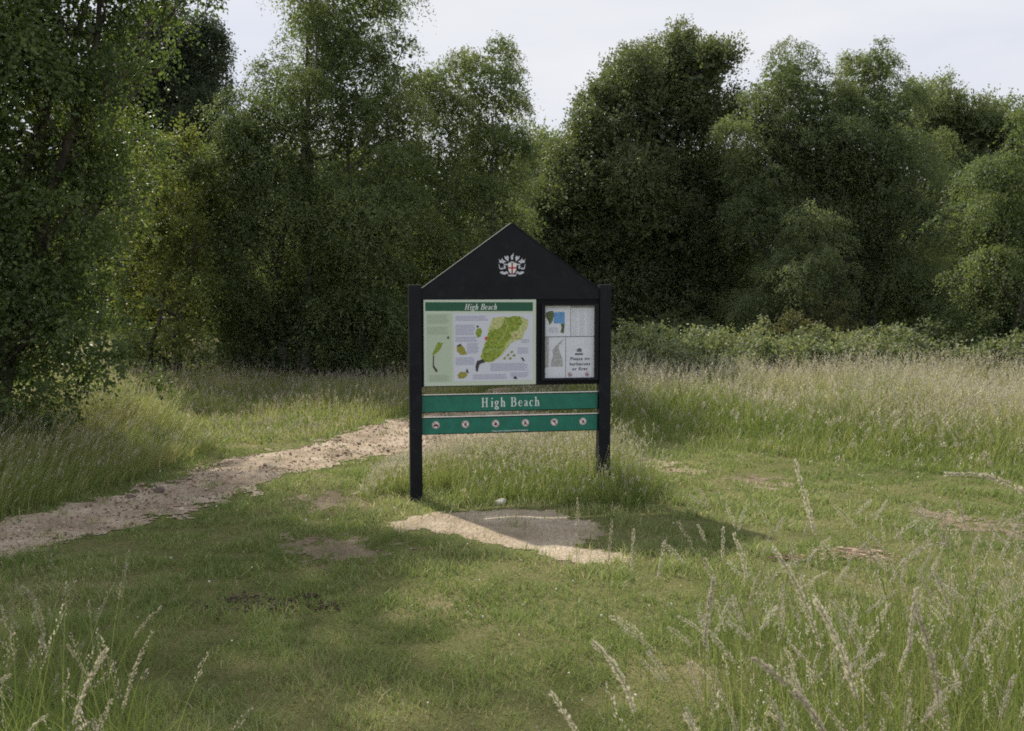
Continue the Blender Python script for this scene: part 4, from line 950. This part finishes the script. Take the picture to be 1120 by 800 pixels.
crest = obj('crest', bm, plain('crest_silver', (0.60, 0.60, 0.68), 0.5, 0.3, 0.2, 60), header)
bm = BM(); cpoly(bm, [(400, 365), (545, 365), (542, 480), (515, 535), (470, 562), (425, 535), (402, 480)], Yc - 0.001); obj('shield', bm, M_white, crest)
bm = BM(); cpoly(bm, [(456, 367), (484, 367), (484, 555), (470, 560), (456, 555)], Yc - 0.002); cpoly(bm, [(402, 440), (455, 440), (455, 464), (402, 464)], Yc - 0.002); cpoly(bm, [(485, 440), (543, 440), (543, 464), (485, 464)], Yc - 0.002); obj('red_cross', bm, M_red, crest)

# ------------------------------------------------------------------ single seed stalks in the foreground
def stalk(label, d, pix, head, size=1.0, tint=0.6, dense=1.0, lean=0.0):
    """pix: photo pixels from low to tip; head: fraction of the visible stalk that carries seed"""
    P = np.array([W(a, b, d) for a, b in pix])
    low = P[0]; dirn = P[0] - P[1]; k = low[2] / max(-dirn[2], 0.05) if dirn[2] < 0 else 1
    gx = low[0] + np.clip(dirn[0] * k * 0.5, -.25, .25); gy = d + R.uniform(-.05, .05)
    base = np.array([gx, gy, float(gz(gx, gy))])
    ctrl = np.vstack([base, P]); t = np.concatenate([[0], np.cumsum(np.linalg.norm(np.diff(ctrl, axis=0), axis=1))]); n = 40
    tt = np.linspace(0, t[-1], n)
    c = np.stack([np.interp(tt, t, ctrl[:, i]) for i in range(3)], 1)
    for _ in range(6): c[1:-1] = (c[:-2] + 2 * c[1:-1] + c[2:]) / 4
    c[:, 1] += lean * (tt / t[-1]) ** 2
    root = empty('grass_stalk', tuple(base)); tag(root, label, 'grass stalk', 'seeding grass stalks in the foreground')
    B = QB(); B.add(*tube(c - base, np.linspace(0.0016, 0.0007, n) * size, 5), T=0.6); B.build('stem', [M_tall], root, True)
    # the seed head: spikelets round the upper stalk
    h = head; m = int(190 * dense * (h / 0.18)); u = 1 - R.random(m) * (h / t[-1]); idx = u * (n - 1); i0 = np.clip(idx.astype(int), 0, n - 2); f = (idx - i0)[:, None]
    p = c[i0] * (1 - f) + c[i0 + 1] * f; tg = nrm(c[i0 + 1] - c[i0]); v_ = (1 - u) / (h / t[-1])
    a = R.uniform(0, 2 * PI, m); e1 = nrm(np.cross(tg, [0.1, 1, 0.2])); e2 = np.cross(tg, e1); o_ = e1 * np.cos(a)[:, None] + e2 * np.sin(a)[:, None]
    wob = 0.5 + 0.5 * np.abs(vn(v_ * 9, v_ * 0 + d * 7, 0, 3))
    p = p + o_ * (0.0055 * size * np.sin(np.clip(v_ * .9 + .08, 0, 1) * PI) ** .6 * wob * R.uniform(0.1, 1.25, m))[:, None]
    q = leaves(p - base, tg + 0.45 * o_, np.cross(tg, o_) + 0.5 * R.standard_normal((m, 3)), R.uniform(0.006, 0.010, m) * size, 0.42, 0.15)
    B = QB(); B.add(q, quads_of(m), np.clip(tint + 0.15 * R.standard_normal(m), 0, 1)); B.build('seed_head', [M_seed], root)
ST = [
    ('tallest pale stalk, leaning left with its tip against the meadow edge', 2.5, [(905, 700), (900, 640), (890, 575), (880, 540), (869, 505)], .20, 1.1, .85, 1),
    ('thin upright stalk crossing the sandy patch', 2.9, [(632, 700), (630, 640), (631, 590), (632, 546)], .12, .7, .45, .6),
    ('dark slender stalk just right of the sandy patch', 3.0, [(664, 680), (665, 620), (669, 569)], .13, .7, .35, .7),
    ('straight stalk standing alone over the tip of the board shadow', 3.0, [(788, 740), (789, 660), (791, 578)], .11, .8, .75, .8),
    ('nodding stalk with its head bent over to the left beside the straight one', 2.8, [(822, 700), (818, 640), (812, 605), (803, 585)], .14, 1.0, .8, .9),
    ('short stalk rising from a pinkish clump under the board shadow', 3.1, [(686, 700), (690, 640), (693, 580)], .14, .9, .6, .8),
    ('stalk tilted right among the pinkish clump', 3.1, [(712, 700), (718, 640), (727, 592)], .13, .9, .6, .8),
    ('stiff brownish stalk with a long narrow head in the middle of the clump', 2.8, [(772, 760), (770, 700), (776, 660), (780, 634)], .20, 1.2, .5, 1.1),
    ('thick pale stalk curving up to the left from the bottom edge', 1.9, [(945, 800), (932, 740), (912, 690), (893, 658)], .22, 1.1, .8, 1.2),
    ('arched feathery stalk left of the thick pale one', 2.2, [(905, 740), (890, 680), (868, 630), (846, 600)], .26, 1.1, .7, .9),
    ('bent stalk curling left near the bottom centre', 1.9, [(700, 800), (690, 760), (672, 722), (650, 703)], .17, 1.0, .8, 1.1),
    ('long drooping stalk arching in from the right edge', 2.3, [(1175, 640), (1150, 560), (1112, 528), (1075, 513), (1034, 519)], .30, 1.0, .6, .9),
    ('upright fuzzy stalk in the green grass at the right', 2.5, [(992, 760), (994, 710), (998, 672), (1002, 645)], .17, 1.2, .65, 1.0),
    ('dark stalk bending left next to the upright fuzzy one', 2.3, [(1028, 780), (1022, 730), (1012, 690), (1002, 668)], .22, 1.1, .15, 1.0),
    ('slanting purplish stalk reaching to the left at the bottom edge', 1.9, [(905, 800), (880, 765), (850, 738), (825, 720)], .24, 1.1, .4, 1.1),
    ('low curled stalk with its tip pointing left above the bottom edge', 1.9, [(640, 810), (620, 785), (603, 758)], .12, .9, .85, 1),
    ('pale stalk with side spikelets leaning right in the near left corner', 2.1, [(128, 800), (138, 760), (150, 720), (166, 692)], .20, 1.2, .7, .6),
    ('chunky stalk left of the spikelet stalk in the near left corner', 2.0, [(76, 810), (84, 775), (98, 740), (116, 711)], .18, 1.5, .75, 1.1),
    ('curled stalk at the bottom of the near left corner', 1.9, [(22, 815), (30, 795), (42, 780), (52, 782)], .10, 1.0, .8, .8),
    ('green seeding stalk standing tall right of the bark chips', 2.6, [(1042, 700), (1040, 640), (1036, 590), (1033, 560)], .10, .8, .3, .6),
    ('feathery stalk pointing right above the bark chips', 3.0, [(975, 660), (980, 620), (1000, 600), (1030, 594)], .15, .9, .5, .6),
    ('slender arching stalk rising from the left of the bark chips', 3.0, [(830, 700), (835, 650), (850, 620), (880, 612)], .14, .8, .5, .6),
]
for s in ST:
    k = 1.12 if s[2][0][0] > 300 else 0.68
    stalk(s[0], s[1], s[2], s[3], s[4] * k, min(max(s[5], 0.35) + (0.12 if k > 1 else -0.1), 1), s[6] * 1.0)
# the many other stalks near the lens, too many to tell apart
def stalks_stuff(name, label, n, xr, yr, hr, tint, mask):
    B = QB(); x, y = scatter(n, *xr, *yr); k = mask(x, y); x, y = x[k], y[k]; n = len(x)
    for i in range(n):
        H = R.uniform(*hr); a = R.uniform(-1, 1); bend = R.uniform(0.05, 0.45) * H
        b = np.array([x[i], y[i], float(gz(x[i], y[i]))]); t = np.linspace(0, 1, 12)[:, None]
        dirn = np.array([-math.cos(a) if R.random() < .65 else math.cos(a), math.sin(a) * .6, 0])
        c = b + t * [0, 0, H] + dirn * bend * t ** 2.4 - np.array([0, 0, 1]) * bend * 0.35 * t ** 3.5
        B.add(*tube(c, np.linspace(0.0015, 0.0006, 12), 4), T=R.uniform(.45, .8), m=0)
        h = R.uniform(0.08, 0.17); m = int(R.uniform(70, 150)); u = 1 - R.random(m) * h / H; idx = u * 11; i0 = np.clip(idx.astype(int), 0, 10); f = (idx - i0)[:, None]
        p = c[i0] * (1 - f) + c[i0 + 1] * f; tg = nrm(c[i0 + 1] - c[i0]); v_ = (1 - u) / (h / H)
        o_ = nrm(np.cross(tg, R.standard_normal((m, 3)))); sp_ = R.uniform(0.004, 0.011)
        p = p + o_ * (sp_ * np.sin(np.clip(v_ * .9 + .08, 0, 1) * PI) ** .6 * R.uniform(.2, 1, m))[:, None]
        q = leaves(p, tg + .5 * o_, np.cross(tg, o_), R.uniform(0.005, 0.009, m), 0.4, .15)
        B.add(q, quads_of(m), np.clip(tint + R.uniform(-.2, .2) + .12 * R.standard_normal(m), 0, 1), 1)
    tag(B.build(name, [M_tall, M_seed]), label, 'grass', kind='stuff')
stalks_stuff('flowering_grass', 'loose crowd of flowering grass stems in the near right foreground', 400, (0.1, 3.2), (1.9, 4.4), (0.50, 0.92), 0.72, lambda x, y: (x > 0.12 + 0.34 * (y - 1.9)) & in_view(x, y, .2))
stalks_stuff('flowering_grass', 'few flowering grass stems in the near left foreground', 70, (-2.4, -0.6), (2.0, 3.6), (0.45, 0.72), 0.45, lambda x, y: (x < -0.75 - 0.45 * (y - 1.9)) & in_view(x, y, .2))
